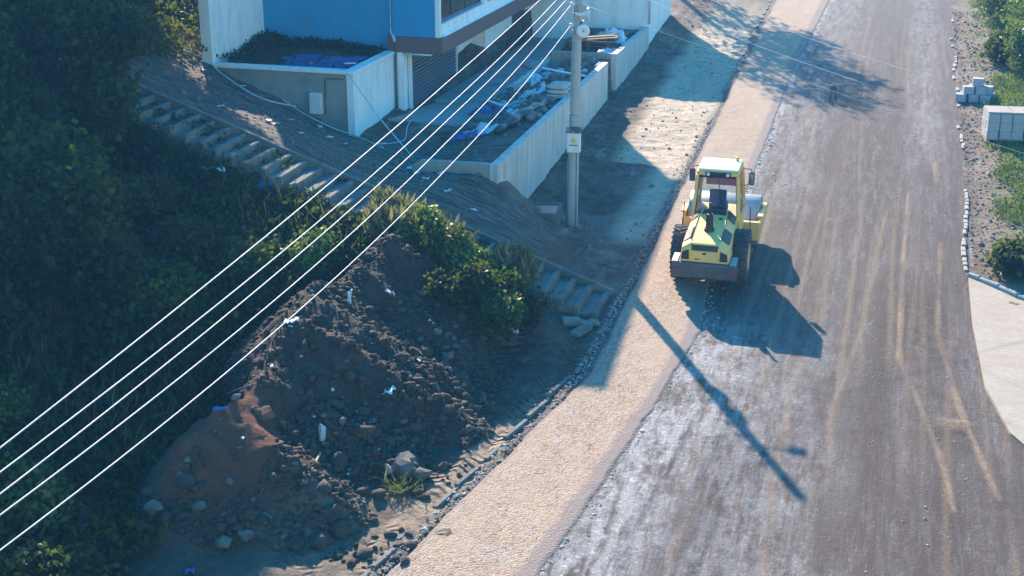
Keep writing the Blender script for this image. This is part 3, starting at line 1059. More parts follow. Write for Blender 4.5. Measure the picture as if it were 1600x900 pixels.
# meter box on the bed's front wall
mb = thing('meter_box', (-18.72, 42.72, 2.55), 'small grey meter box fixed to the bare concrete bed wall', 'meter box')
b = MB()
b.box((-.22, -.2, 0), (.22, 0, .72), .015)
b.build('casing', M['white_metal'], mb)
b = MB()
b.box((-.18, -.215, .36), (.18, -.2, .68), .006)
b.build('door', M['lens'], mb)
b = MB()
b.tube([(.3, -.04, 0), (.3, -.04, .52), (.33, -.04, .6), (.33, -.04, 1.2), (.6, -.04, 1.22), (1.0, -.04, 1.22)], .02, 6)
b.build('conduit', M['wood_dark'], mb)

# ------------------------------------------------------------------ concrete retaining walls by the road
rw = thing('retaining_wall', (WALL_X, 46, .5), 'long bare concrete retaining wall behind the utility pole', 'wall')
O = (WALL_X, 46, .5)
b = MB()
b.prism([(WALL_X, 38.1, -.6), (WALL_X, 54.15, -.2), (WALL_X, 54.15, 2.6), (WALL_X, 53.2, 2.6), (WALL_X, 38.1, 2.45)], (-.24, 0, 0))
b.build('road_face', M['concrete'], rw, O)
b = MB()
b.prism([(-13.7, 38.12, .9), (WALL_X - .243, 38.12, .6), (WALL_X - .243, 38.12, 2.447), (-13.45, 38.12, 2.42), (-13.72, 38.12, 2.25)], (0, .22, 0))
b.build('return_face', M['raw_concrete'], rw, O)
b = MB()
b.box((WALL_X - .42, 53.3, 2.0), (WALL_X - .245, 54.1, 2.62), .04)
b.build('end_pad', M['concrete'], rw, O)
bx = thing('box_wall', (-11, 59.5, .6), 'square concrete retaining wall carrying planks beside the white wing', 'wall')
O = (-11, 59.5, .6)
b = MB()
b.prism([(-10.98, 55.8, -.1), (-10.98, 63.35, .3), (-10.98, 63.35, 2.58), (-10.98, 55.8, 2.64)], (-.24, 0, 0))
b.build('road_face', M['concrete'], bx, O)
b = MB()
b.box((-13.78, 55.8, .8), (-11.223, 56.02, 2.637), .012)
b.build('near_face', M['raw_concrete'], bx, O)
b = MB()
b.box((-13.78, 56.025, .8), (-11.224, 63.3, 2.42), .02)
tag(b.build('fill', M['soil'], bx, O))
b = MB()
b.box((-14.0, 50.6, 1.6), (-13.82, 55.9, 2.3), .02)
b.build('inner_face', M['concrete'], bx, O)

# open inspection chamber at the foot of the wall
ic = thing('inspection_chamber', (-10.0, 39.3, gz(-10.0, 39.3)), 'open square inspection chamber between the retaining wall and the pole', 'chamber')
b = MB()
for lo, hi in (((-.62, -.5, -.4), (-.52, .5, .06)), ((.52, -.5, -.4), (.62, .5, .06)), ((-.62, -.6, -.4), (.62, -.502, .06)), ((-.62, .502, -.4), (.62, .6, .06))):
    b.box(lo, hi, .01)
b.build('rim', M['old_concrete'], ic)
b = MB()
b.box((-.52, -.5, -.42), (.52, .5, .02))
b.build('dark_infill', M['black_sheet'], ic)  # dark slab filling the chamber up to just below the rim
ic.rotation_euler = (0, 0, .15)

# ------------------------------------------------------------------ stairs up the hillside
st = thing('concrete_stairs', (-8, 34, 0), 'old concrete steps climbing the hillside beside the dirt ramp', 'stairs')
O = (-8, 34, 0)
SX0, SXS = -6.86, .46
nst = 36
for k in range(nst):
    x1 = SX0 - k * SXS
    z1 = -.06 + (-6.74 - x1) * .351
    if 2 < k < 10:
        pass
    b = MB()
    jy = random.uniform(-.03, .03)
    b.box((x1 - SXS - .06, 33.0 + jy, z1 - .25), (x1 - .15, 34.74, z1 + .02), .012)
    b.box((x1 - .15, 32.95 + jy, z1 - .28), (x1, 34.72, z1 + .075), .018, rot=random.uniform(-.012, .012))
    b.build('step', M['old_concrete'], st, O)
b = MB()
xa, xb = SX0 + .1, SX0 - nst * SXS
za, zb = -.06 + (-6.74 - xa) * .351, -.06 + (-6.74 - xb) * .351
b.prism([(xa, 34.76, za + .12), (xb, 34.76, zb + .12), (xb, 34.76, zb - .3), (xa, 34.76, za - .3)], (0, .13, 0))
b.build('side_edge', M['old_concrete'], st, O)


def rock_mesh(name, r, mat, seed, flat=1., sub=2):
    bm = bmesh.new()
    bmesh.ops.create_icosphere(bm, subdivisions=sub, radius=1)
    for v_ in bm.verts:
        n_ = noise.noise(v_.co * 1.2 + Vector((seed * 3.1, seed, 0))) * .7 + noise.noise(v_.co * 2.7 + Vector((seed, 0, seed))) * .18
        v_.co *= r * (1 + n_)
        v_.co.z *= flat
    me = bpy.data.meshes.new(name)
    bm.to_mesh(me)
    bm.free()
    me.materials.append(mat)
    return me


# broken slabs at the foot of the steps
for k, (q, sx, sy, rz, tilt) in enumerate([((893, 505), .5, .35, .5, .2), ((906, 515), .55, .4, 1.1, -.2), ((915, 505), .4, .25, .2, .35), ((928, 500), .35, .3, 2.0, .1)]):
    c_ = on_road(*q, .15)
    b = MB()
    b.box((-sx / 2, -sy / 2, -.06), (sx / 2, sy / 2, .06), .025)
    o = b.build('broken_slab', M['old_concrete'])
    o.location = (c_[0], c_[1], gz(c_[0], c_[1]) + .08)
    o.rotation_euler = (tilt, tilt * .6, rz)
    tag(o, 'broken concrete slab lying loose below the lowest steps', 'slab', 'broken slabs below the steps')

# ------------------------------------------------------------------ utility pole, its fittings and the cables
PX, PY = -9.1, 39.73
pz = gz(PX, PY) - .05
PH = 8.75
pole = thing('utility_pole', (PX, PY, pz), 'tall grey concrete utility pole in front of the retaining wall', 'pole')
b = MB()
n_ = 20
prof = [(0, .185), (.3, .18), (3, .16), (6, .138), (PH, .115)]
b.tube([(0.012 * z, 0, z) for z, _ in prof], [r_ for _, r_ in prof], 20)
b.build('shaft', M['pole_concrete'], pole)
b = MB()
b.box((-.3, -.3, -.05), (.3, .3, .1), .06, rot=.3)
b.build('footing', M['old_concrete'], pole)
for z in (2.9, 3.6, 6.1, 6.6):
    b = MB()
    b.lathe([(0, .19 - z * .0075), (.05, .19 - z * .0075), (.05, .11), (0, .11)], (.012 * z, 0, z), 'Z', 20)
    b.build('band', M['steel_galv'], pole)
b = MB()
b.tube([(.15, -.12, .1), (.15, -.12, 2.6), (.12, -.16, 2.7)], .025, 6)
b.build('cable_conduit', M['steel_galv'], pole)
b = MB()
b.tube([(-.13, -.13, .15), (-.12, -.13, 2.2), (.05, -.2, 2.6)], .02, 6)
b.build('cable_conduit', M['steel_galv'], pole)
CZS = [6.45, 7.06, 7.36, 7.66, 8.05]
for z in CZS:
    b = MB()
    zz = z - pz
    b.tube([(.012 * zz - .02, -.1, zz - .02), (.012 * zz - .14, -.2, zz - .02)], .018, 6)
    b.lathe([(0, .0), (.0, .045), (.03, .06), (.05, .035), (.08, .055), (.1, .03), (.1, 0)], (.012 * zz - .14, -.2, zz - .05), 'Z', 12)
    b.build('insulator', M['white_plastic'], pole)
# street lamp arm up top: the shadow of the pole shows it
b = MB()
b.tube([(.1, 0, 7.55), (.35, .1, 7.66), (.7, .2, 7.72)], .03, 8)
b.box((.62, .1, 7.67), (1.0, .32, 7.8), .03)
b.build('lamp_arm', M['steel_galv'], pole)

fb = thing('fuse_box', (PX + .1, PY - .24, pz + 2.55), 'white fuse box with a yellow warning sign on the pole', 'fuse box', rot=(0, 0, .12))
b = MB()
b.box((-.2, -.26, 0), (.2, 0, .62), .02)
b.build('casing', M['white_metal'], fb)
b = MB()
b.prism([(-.24, -.31, .62), (.24, -.31, .62), (.24, .03, .70), (-.24, .03, .70)], (0, 0, .03))
b.build('hood', M['dark_grey'], fb)
b = MB()
b.prism([(-.1, -.268, .32), (.1, -.268, .32), (0, -.268, .5)], (0, .006, 0))
b.build('warning_sign', M['yellow_sign'], fb)
b = MB()
b.box((-.13, -.267, .22), (.13, -.261, .25), 0)
b.build('label_strip', M['dark_grey'], fb)


def horn(z, dx, yaw, label):
    h_ = thing('loudspeaker', (PX + .012 * z + dx, PY - .2, pz + z), label, 'loudspeaker', 'horn loudspeakers on the pole', rot=(0, 0, yaw))
    b = MB()
    b.lathe([(-.02, .02), (-.02, .19), (.0, .205), (.02, .19), (.12, .1), (.22, .06), (.36, .055), (.36, .0)], (0, 0, 0), 'Y', 24)
    b.build('horn', M['white_metal'], h_)
    b = MB()
    b.lathe([(.0, .0), (.0, .07), (.03, .085), (.07, .05), (.07, 0)], (0, -.01, 0), 'Y', 16)
    b.build('driver', M['dark_grey'], h_)
    b = MB()
    b.box((-.03, .05, -.03), (.03, .3, .28), .008)
    b.build('bracket', M['steel_galv'], h_)


horn(6.15, .22, .25, 'lower horn loudspeaker, facing the viewer on the pole')
horn(6.65, .36, 1.9, 'upper horn loudspeaker, turned sideways to the road on the pole')

ends = [(0, 860), (0, 805), (0, 772), (0, 738), (0, 700)]
names = ['lowest of the five pale power cables strung from the pole', 'second from lowest of the five pale power cables', 'middle one of the five pale power cables strung from the pole',
         'second from highest of the five pale power cables', 'highest of the five pale power cables strung from the pole']
mids = [(600, 363), (600, 318), (600, 281), (600, 258), (600, 215)]
for k in range(5):
    z0 = CZS[k]
    A = np.array([PX + .012 * (z0 - pz) - .14, PY - .2, z0])
    e_ = at_x(*ends[k], -9.3)
    m_ = at_x(*mids[k], -9.3)
    # quadratic through pole, middle and frame-edge points, carried on to the next pole
    cf = np.polyfit([A[1], m_[1], e_[1]], [A[2], m_[2], e_[2]], 2)
    P_ = []
    for j in range(41):
        yy = A[1] + (2.0 - A[1]) * j / 40
        P_.append((A[0] + (-9.3 - A[0]) * min(1, j / 12), yy, float(np.polyval(cf, yy))))
    b = MB()
    b.tube(P_, .0098, 6)
    o = b.build('power_cable', M['cable'], None, tuple(A))
    tag(o, names[k], 'cable', 'power cables along the road')
# thin wires crossing the road to the right
for k, (p0, p1, Ya, Yb, lb) in enumerate([((905, 5), (1350, 152), 39.7, 40.5, 'thin grey wire crossing the road over the tree shadow'),
                                          ((1000, -6), (1150, 52), 44, 41, 'thin grey wire, the higher one beside the white wing'),
                                          ((1100, -5), (1240, 45), 45, 42, 'thin grey wire crossing highest above the dark verge')]):
    a_, c_ = at_y(*p0, Ya), at_y(*p1, Yb)
    d = c_ - a_
    P_ = [tuple(a_ + d * (j / 16 * 2.2) - np.array([0, 0, .12 * math.sin(math.pi * j / 16)])) for j in range(17)]
    b = MB()
    b.tube(P_, .006, 5)
    tag(b.build('thin_wire', M['cable'], None, P_[0]), lb, 'wire', 'thin wires over the road')

# white hose lines on the ramp and down the bed wall
def lay(px, zoff=.04):
    """points of a line lying on the ground, found along each sight line"""
    out = []
    for x, y in px:
        d = ray(x, y)
        lo_, hi_ = 15., 90.
        s = np.linspace(15, 90, 1500)
        P_ = _C + s[:, None] * d[None]
        below = P_[:, 2] < ground_z(P_[:, 0], P_[:, 1], False) + zoff
        i_ = int(np.argmax(below)) if below.any() else 1499
        out.append(P_[i_])
    return out


def smooth_path(P_, n_=6):
    P_ = [Vector(p_) for p_ in P_]
    out = []
    for i in range(len(P_) - 1):
        a_, b_, c_, d_ = P_[max(i - 1, 0)], P_[i], P_[i + 1], P_[min(i + 2, len(P_) - 1)]
        for k in range(n_):
            u = k / n_
            out.append(.5 * ((2 * b_) + (c_ - a_) * u + (2 * a_ - 5 * b_ + 4 * c_ - d_) * u * u + (3 * b_ - a_ - 3 * c_ + d_) * u ** 3))
    return out + [P_[-1]]


b = MB()
P_ = smooth_path(lay([(285, 78), (320, 92), (350, 118), (400, 150), (440, 162), (480, 168), (515, 168), (535, 182)]))
b.tube(P_, .028, 6)
tag(b.build('white_hose', M['white_plastic'], None, tuple(P_[0])), 'long white hose lying along the foot of the raised bed', 'hose')
b = MB()
P_ = smooth_path(lay([(440, 155), (480, 180), (520, 200), (560, 214), (600, 232)]))
b.tube(P_, .022, 6)
tag(b.build('white_pipe', M['white_plastic'], None, tuple(P_[0])), 'straight white pipe on the dirt below the white side wall', 'pipe')
b = MB()
P_ = [Vector((-17.75, 42.9, CZ + .03)), Vector((-17.45, 42.55, CZ - .1))] + [Vector(q) for q in lay([(640, 240), (655, 262)])]
P_ = [P_[0], P_[1], P_[1].lerp(P_[2], .5) - Vector((0, 0, .12)), P_[2], P_[3]]
P_ = smooth_path(P_)
b.tube(P_, .02, 6)
tag(b.build('white_cable', M['white_plastic'], None, tuple(P_[0])), 'white cable slung from the corner of the raised bed down to the dirt', 'cable')
b = MB()
P_ = smooth_path(lay([(583, 225), (610, 224), (632, 218), (636, 200), (642, 188)]))
b.tube(P_, .018, 6)
tag(b.build('loose_wire', M['white_plastic'], None, tuple(P_[0])), 'short loose white wire looped at the foot of the white wall', 'wire')

# ------------------------------------------------------------------ road roller
RXp, RYp = -4.36, 36.45
roller = thing('road_roller', (RXp, RYp, float(rp(RYp)) + .055), 'yellow single drum road roller seen from behind on the gravel strip', 'road roller', rot=(math.atan(SLOPE), 0, 0))


def tyre(x):
    b = MB()
    r, w = .755, .21
    b.lathe([(-w, .40), (-w - .01, .52), (-w + .015, .66), (-w + .06, r - .03), (0, r - .02), (w - .06, r - .03), (w - .015, .66), (w + .01, .52), (w, .40)], (x, 0, r), 'X', 48)
    for k in range(26):
        a = 2 * math.pi * k / 26
        for s_ in (-1, 1):
            M4 = Matrix.Translation((x, 0, r)) @ Matrix.Rotation(a + (.157 if s_ > 0 else 0), 4, 'X') @ Matrix.Translation((s_ * .1, 0, r - .02)) @ Matrix.Rotation(s_ * .55, 4, 'Z')
            bm = bmesh.new()
            bmesh.ops.create_cube(bm, size=1)
            for v_ in bm.verts:
                v_.co = Vector((v_.co.x * .22, v_.co.y * .07, v_.co.z * .035))
            b.bm(bm, M4)
    t_ = b.build('tyre', M['black_rubber'], roller)
    b = MB()
    b.lathe([(-.16, .0), (-.16, .25), (-.2, .4), (.2, .4), (.16, .25), (.16, .0)], (x, 0, r), 'X', 28)
    b.build('rim', M['yellow_paint'], t_)


tyre(-.84)
tyre(.84)
b = MB()
b.box((-.55, -1.2, .45), (.55, 1.4, 1.0), .04)
b.box((-.6, -.12, .62), (.6, .12, .88), .03)
b.build('chassis', M['dark_grey'], roller)
# rear counterweight
b = MB()
b.prism([(-.86, -1.5, .62), (-.86, -1.53, 1.02), (-.86, -1.5, 1.05), (-.86, -1.02, 1.08), (-.86, -1.02, .7), (-.86, -1.35, .55)], (1.72, 0, 0))
bu = b.build('counterweight', M['dark_grey'], roller)
bv = bu.modifiers.new('bevel', 'BEVEL')
bv.width = .02
b = MB()
b.box((-.8, -1.545, .78), (-.7, -1.525, .88), .01)
b.build('tail_lamp', M['red_cloth'], roller)
b = MB()
b.box((.7, -1.545, .78), (.8, -1.525, .88), .01)
b.build('tail_lamp', M['red_cloth'], roller)
for s_ in (-1, 1):
    b = MB()
    b.prism([(s_ * .86, -1.53, 1.06), (s_ * .70, -1.53, 1.06), (s_ * .70, -1.0, 1.09), (s_ * .86, -1.0, 1.09)], (0, 0, .02))
    b.build('step_plate', M['steel_galv'], roller)

# engine hood: lofted sections from rear to cab
secs = [  # y, half width bottom, z bottom, half width shoulder, z shoulder, half width ridge, z ridge, z centre
    (-1.44, .64, 1.06, .60, 1.34, .38, 1.46, 1.46),
    (-1.36, .66, 1.06, .62, 1.42, .39, 1.56, 1.555),
    (-1.20, .665, 1.06, .63, 1.46, .40, 1.61, 1.60),
    (-.2, .655, 1.06, .62, 1.58, .40, 1.76, 1.745),
    (.62, .64, 1.06, .59, 1.66, .38, 1.86, 1.845)]
V, Fs = [], []
for (y, wb, zb, ws, zs, wr, zr, zc) in secs:
    V += [(-wb, y, zb), (-ws, y, zs), (-wr, y, zr), (-wr + .05, y, zc), (wr - .05, y, zc), (wr, y, zr), (ws, y, zs), (wb, y, zb)]
for i in range(len(secs) - 1):
    for k in range(7):
        Fs.append((i * 8 + k, i * 8 + k + 1, (i + 1) * 8 + k + 1, (i + 1) * 8 + k))
Fs += [tuple(range(8)), tuple(range(len(secs) * 8 - 1, len(secs) * 8 - 9, -1))]
b = MB()
b.add(V, Fs)
hood = b.build('hood', M['yellow_paint'], roller)
bv = hood.modifiers.new('bevel', 'BEVEL')
bv.width = .018
bv.segments = 2
bv.angle_limit = R_(12)


def quad_panel(name, mat, P4, th=.012, parent=roller, inset=0):
    """a thin raised panel over four corners"""
    P_ = [Vector(q) for q in P4]
    nrm = (P_[1] - P_[0]).cross(P_[3] - P_[0]).normalized()
    b = MB()
    b.prism([q - nrm * .01 for q in P_], nrm * (th + .01))
    return b.build(name, mat, parent)


# rear panel, grille slot and corner lamps on the hood's tail
quad_panel('rear_panel', M['yellow_paint'], [(-.35, -1.452, 1.10), (.35, -1.452, 1.10), (.35, -1.447, 1.36), (-.35, -1.447, 1.36)], .012)
quad_panel('grille', M['black'], [(-.35, -1.447, 1.385), (.35, -1.447, 1.385), (.36, -1.40, 1.53), (-.36, -1.40, 1.53)], .014)
quad_panel('badge', M['dark_grey'], [(-.26, -1.468, 1.135), (-.12, -1.468, 1.135), (-.12, -1.468, 1.165), (-.26, -1.468, 1.165)], .004)
for s_ in (-1, 1):
    P_ = [(s_ * .41, -1.446, 1.12), (s_ * .625, -1.446, 1.12), (s_ * .60, -1.438, 1.33), (s_ * .42, -1.438, 1.40)]
    quad_panel('corner_vent', M['black'], P_ if s_ > 0 else P_[::-1], .012)
    P_ = [(s_ * .615, -1.12, 1.485), (s_ * .615, -.5, 1.56), (s_ * .425, -.5, 1.71), (s_ * .425, -1.12, 1.625)]
    quad_panel('side_vent', M['black'], P_ if s_ > 0 else P_[::-1], .014)
    P_ = [(s_ * .60, .1, 1.625), (s_ * .59, .55, 1.665), (s_ * .41, .55, 1.845), (s_ * .42, .1, 1.80)]
    quad_panel('front_vent', M['black'], P_ if s_ > 0 else P_[::-1], .014)
quad_panel('hood_window', M['black'], [(-.33, .3, 1.80), (.33, .3, 1.80), (.31, .56, 1.84), (-.31, .56, 1.84)], .012)
b = MB()
b.cyl((0, -.62, 1.66), (0, -.62, 1.75), .15, .13, 20)
b.cyl((0, -.62, 1.74), (0, -.62, 2.15), .105, .09, 20)
b.cyl((0, -.60, 2.15), (0, -.56, 2.45), .045, .042, 14)
b.build('exhaust', M['black'], roller)

# cab
CB = [(-.66, .68), (.66, .68), (.66, 1.95), (-.66, 1.95)]      # floor corners
CT = [(-.56, .80), (.56, .80), (.56, 1.80), (-.56, 1.80)]      # top corners
b = MB()
b.prism([(-.66, .64, .95), (.66, .64, .95), (.66, 1.95, .95), (-.66, 1.95, .95)], (0, 0, .62))
b.build('cab_base', M['yellow_paint'], roller)
zt, zb_ = 2.78, 1.56
for (bx_, by_), (tx, ty) in zip(CB, CT):
    p0, p1 = Vector((bx_ * .97, by_, zb_)), Vector((tx, ty, zt))
    w_ = .045
    b = MB()
    b.add([p0 + Vector((dx, dy, 0)) for dx, dy in ((-w_, -w_), (w_, -w_), (w_, w_), (-w_, w_))] + [p1 + Vector((dx, dy, 0)) for dx, dy in ((-w_, -w_), (w_, -w_), (w_, w_), (-w_, w_))],
          [(0, 1, 5, 4), (1, 2, 6, 5), (2, 3, 7, 6), (3, 0, 4, 7), (3, 2, 1, 0), (4, 5, 6, 7)])
    b.build('cab_post', M['yellow_paint'], roller)
b = MB()
b.box((-.585, .74, zt), (.585, 1.86, 2.90), .03, seg=2)
rf_ = b.build('cab_roof', M['yellow_paint'], roller)
b = MB()
b.box((-.56, .78, 2.902), (.56, 1.82, 2.97), .03, seg=2)
b.build('roof_cap', M['roof_glare'], rf_)
# window sheets
for nm, P_ in (('rear_window', [(-.60, .70, 1.58), (.60, .70, 1.58), (.52, .79, 2.74), (-.52, .79, 2.74)]),
               ('windscreen', [(.60, 1.94, 1.58), (-.60, 1.94, 1.58), (-.52, 1.81, 2.74), (.52, 1.81, 2.74)]),
               ('side_window', [(.64, .76, 1.58), (.64, 1.88, 1.58), (.56, 1.74, 2.74), (.56, .86, 2.74)]),
               ('side_window', [(-.64, 1.88, 1.58), (-.64, .76, 1.58), (-.56, .86, 2.74), (-.56, 1.74, 2.74)])):
    w_ = quad_panel(nm, M['glass'], P_, .002)
    if nm == 'rear_window':
        b = MB()
        c4 = [Vector(q) for q in P_]
        for i in range(4):
            b.tube([c4[i] + Vector((0, -.012, 0)), c4[(i + 1) % 4] + Vector((0, -.012, 0))], .028, 6)
        b.build('window_seal', M['black'], w_)
        b = MB()
        b.tube([(.02, .755, 2.7), (.14, .69, 1.95)], .012, 5)
        b.build('wiper', M['black'], w_)
lb_ = MB()
lb_.box((-.34, .70, 2.79), (.36, .745, 2.895), .01)
lampbar = lb_.build('lamp_bar', M['black'], roller)
for s_ in (-.26, .28):
    b = MB()
    b.lathe([(0, .0), (0, .05), (.04, .05), (.04, 0)], (s_, .665, 2.84), 'Y', 16)
    b.build('work_lamp', M['lens'], lampbar)
# inside: seat with cloth, steering column, red and blue cloth hung in front
b = MB()
b.box((-.25, 1.05, 1.56), (.25, 1.5, 1.85), .05)
b.box((-.24, .98, 1.8), (.24, 1.1, 2.3), .05, seg=2)
b.build('seat', M['blue_cloth'], roller)
b = MB()
b.box((-.42, 1.6, 2.24), (.44, 1.64, 2.72), .01)
tag(b.build('curtain', M['pink_cloth'], roller), 'pinkish red cloth hung inside the cab')
b = MB()
b.cyl((-.02, 1.72, 1.5), (-.02, 1.6, 1.98), .04, .03, 10)
b.lathe([(-.015, .17), (.015, .17), (.015, .2), (-.015, .2)], (-.02, 1.56, 2.0), 'Z', 24)
b.build('steering_wheel', M['black'], roller)
b = MB()
b.box((-.56, .82, 1.56), (-.34, 1.1, 1.78), .03)
b.build('bag', M['white_plastic'], roller)
for s_, mt in ((-1, M['red_cloth']), (1, M['black'])):
    b = MB()
    b.tube([(s_ * .58, 1.78, 2.72), (s_ * .82, 1.74, 2.72), (s_ * .84, 1.74, 2.6)], .014, 6)
    ar = b.build('mirror_arm', M['black'], roller)
    b = MB()
    b.tube([(s_ * .62, 1.8, 2.2), (s_ * .84, 1.74, 2.32)], .012, 6)
    b.build('mirror_stay', M['black'], roller)
    b = MB()
    b.box((s_ * .84 - .085, 1.69, 2.26), (s_ * .84 + .085, 1.76, 2.64), .03, seg=2)
    mi = b.build('mirror', mt, ar)
    b = MB()
    b.box((s_ * .84 - .065, 1.684, 2.29), (s_ * .84 + .065, 1.689, 2.61))
    b.build('mirror_glass', M['mirror_glass'], mi)
# front half: drum in its yellow frame
b = MB()
b.lathe([(-1.03, .2), (-1.03, .70), (-1.03, .742), (-1.02, .75), (1.02, .75), (1.03, .742), (1.03, .70), (1.03, .2)], (0, 3.02, .75), 'X', 64)
b.build('drum', M['drum_steel'], roller)
for s_ in (-1, 1):
    x0 = s_ * 1.06
    b = MB()
    b.prism([(x0, 2.0, .55), (x0, 4.05, .62), (x0, 4.05, .95), (x0, 3.3, 1.12), (x0, 2.45, 1.18), (x0, 2.0, 1.05)], (s_ * .07, 0, 0))
    b.box((x0 - .03 if s_ > 0 else x0 - .13, 2.1, 1.16), (x0 + .13 if s_ > 0 else x0 + .03, 2.75, 1.21), .015)
    b.build('side_plate', M['yellow_paint'], roller)
b = MB()
b.box((-1.13, 1.93, .5), (1.13, 2.10, 1.06), .03)
b.build('rear_crossbeam', M['yellow_paint'], roller)
b = MB()
b.box((-1.13, 3.9, .6), (1.13, 4.05, .97), .03)
b.build('front_crossbeam', M['yellow_paint'], roller)
b = MB()
b.box((-.3, 1.3, .55), (.3, 1.95, .95), .05)
b.build('pivot', M['dark_grey'], roller)
for s_ in (-1, 1):
    b = MB()
    b.box((s_ * .86 - .18, .85, .5), (s_ * .86 + .18, 1.25, .56), .01)
    b.box((s_ * .82 - .14, .9, .88), (s_ * .82 + .14, 1.6, .93), .01)
    b.tube([(s_ * .98, .88, .55), (s_ * .92, .92, 1.9)], .016, 6)
    b.build('access_step', M['dark_grey'], roller)

for s_ in (-1, 1):
    b = MB()
    b.tube([(s_ * .40, -1.2, 1.615), (s_ * .40, -.2, 1.765), (s_ * .385, .6, 1.865)], .012, 6)
    b.build('hood_seam', M['dark_grey'], hood)
b = MB()
b.tube([(-.62, -1.0, 1.2), (-.66, -.6, 1.25), (-.66, .3, 1.28)], .014, 6)
b.build('grab_rail', M['black'], hood)
b = MB()
b.tube([(.62, -1.0, 1.2), (.66, -.6, 1.25), (.66, .3, 1.28)], .014, 6)
b.build('grab_rail', M['black'], hood)
b = MB()
b.lathe([(0, 0), (0, .05), (.03, .05), (.03, 0)], (.22, .05, 1.775), 'Z', 14)
b.build('filler_cap', M['black'], hood)
b = MB()
b.box((-.05, -1.475, 1.29), (.05, -1.46, 1.34), .006)
b.build('latch', M['black'], hood)
for k, (x0, x1) in enumerate(((-.2, -.4), (.2, .42), (.3, .6))):
    b = MB()
    b.tube(smooth_path([(x0, 1.3, .95), (x0 * 1.4, 1.6, 1.15), (x1, 1.9, 1.1), (x1, 2.0, .95)]), .02, 6)
    b.build('hydraulic_hose', M['black_rubber'], roller)
b = MB()
b.lathe([(0, 0), (0, .05), (.05, .055), (.1, .04), (.11, 0)], (.42, 1.68, 2.965), 'Z', 16)
b.build('beacon', M['yellow_sign'], rf_)
b = MB()
b.box((-1.0, 2.18, .93), (1.0, 2.26, .98), .01)
b.build('scraper', M['dark_grey'], roller)

# small dark stand on the road in the tree's shadow
c_ = on_road(1301, 157)
ms_ = thing('marker_stand', (c_[0], c_[1], float(rp(c_[1])) + .02), 'small dark two legged stand in the tree shadow on the road', 'stand')
b = MB()
b.tube([(-.12, 0, 0), (-.06, 0, .4)], .025, 6)
b.build('leg', M['dark_grey'], ms_)
b = MB()
b.tube([(.14, 0, 0), (.06, 0, .4)], .025, 6)
b.build('leg', M['dark_grey'], ms_)
b = MB()
b.box((-.13, -.05, .38), (.13, .05, .6), .03)
b.build('head', M['dark_grey'], ms_)

# ------------------------------------------------------------------ stacks of concrete blocks at the right
def block(name, size):
    b = MB()
    sx, sy, sz = size
    b.box((-sx / 2, -sy / 2, 0), (sx / 2, sy / 2, sz), .012)
    o = b.build(name, M['block'])
    return o


def pallet(loc, rot, label):
    pl = thing('wooden_pallet', loc, label, 'pallet', 'pallets under the blocks', rot=(0, 0, rot))
    b = MB()
    for k in range(6):
        b.box((-.85, -.62 + k * .22, .1), (.85, -.62 + k * .22 + .15, .125), .004)
    b.build('deck', M['wood'], pl)
    for x in (-.78, 0, .78):
        b = MB()
        b.box((x - .06, -.6, 0), (x + .06, .6, .099), .006)
        b.build('runner', M['wood'], pl)
    return pl


bc = on_road(1562, 222, .25)
bz = gz(bc[0] + .3, bc[1] + .6) + .05
base = Vector((bc[0] + .3, bc[1] + .7, bz))
pallet(base, .12, 'wooden pallet under the tall stack of grey blocks by the verge')
Rb = Matrix.Rotation(.12, 4, 'Z')
proto = None
for k in range(3):
    for j in range(3):
        for i in range(4):
            if proto is None:
                proto = block('concrete_block', (.4, .38, .3))
                o = proto
            else:
                o = copy_tree(proto)
            loc = Rb @ Vector((-.64 + i * .425 + random.uniform(-.015, .015), -.41 + j * .405 + random.uniform(-.01, .01), .127 + k * .302))
            o.location = base + loc
            o.rotation_euler = (0, 0, .12 + random.uniform(-.03, .03))
            tag(o, 'grey concrete block in the tall stack on the pallet beside the road', 'block', 'blocks in the tall stack')
# light slabs lying on top
for k in range(2):
    b = MB()
    b.box((-.42, -.56, 0), (.42, .56, .07), .012)
    o = b.build('cover_slab', M['kerb_stone'])
    o.location = base + Rb @ Vector((-.43 + k * .87, 0, .127 + 3 * .302))
    o.rotation_euler = (0, 0, .12)
    tag(o, ['pale slab covering the stack of blocks, next to the road', 'pale slab covering the stack of blocks, away from the road'][k], 'slab')
bc2 = on_road(1524, 158, .15)
lows = [(-.55, 0, 0), (-.1, .05, 0), (.38, -.05, 0), (-.35, .4, 0), (.1, .45, 0), (.55, .4, 0), (-.3, .1, 1), (.15, .15, 1), (-.05, .4, 1), (.45, .3, 1), (.05, .3, 2)]
for (x, y, k) in lows:
    o = copy_tree(proto)
    X_, Y_ = bc2[0] + x, bc2[1] + y + .2
    o.location = (X_, Y_, gz(bc2[0], bc2[1]) + .02 + k * .3)
    o.rotation_euler = (0, 0, random.uniform(-.25, .25))
    tag(o, 'grey block in the low loose pile behind the tall stack', 'block', 'blocks in the low pile')

# ------------------------------------------------------------------ vegetation
def leaf_quads(C_, size, up_bias=.35, wid=.36):
    """one four-cornered leaf per centre"""
    n_ = len(C_)
    d = rng.normal(size=(n_, 3))
    d[:, 2] += up_bias
    d /= np.linalg.norm(d, axis=1)[:, None]
    a = rng.normal(size=(n_, 3))
    s_ = np.cross(d, a)
    s_ /= np.linalg.norm(s_, axis=1)[:, None] + 1e-9
    sz = size * rng.uniform(.55, 1.35, n_)[:, None]
    w_ = s_ * sz * wid
    l_ = d * sz
    bend = np.cross(s_, d) * sz * .15
    V = np.stack([C_, C_ + l_ * .5 + w_ + bend, C_ + l_, C_ + l_ * .5 - w_ + bend], 1).reshape(-1, 3)
    return V, np.arange(n_ * 4).reshape(-1, 4)


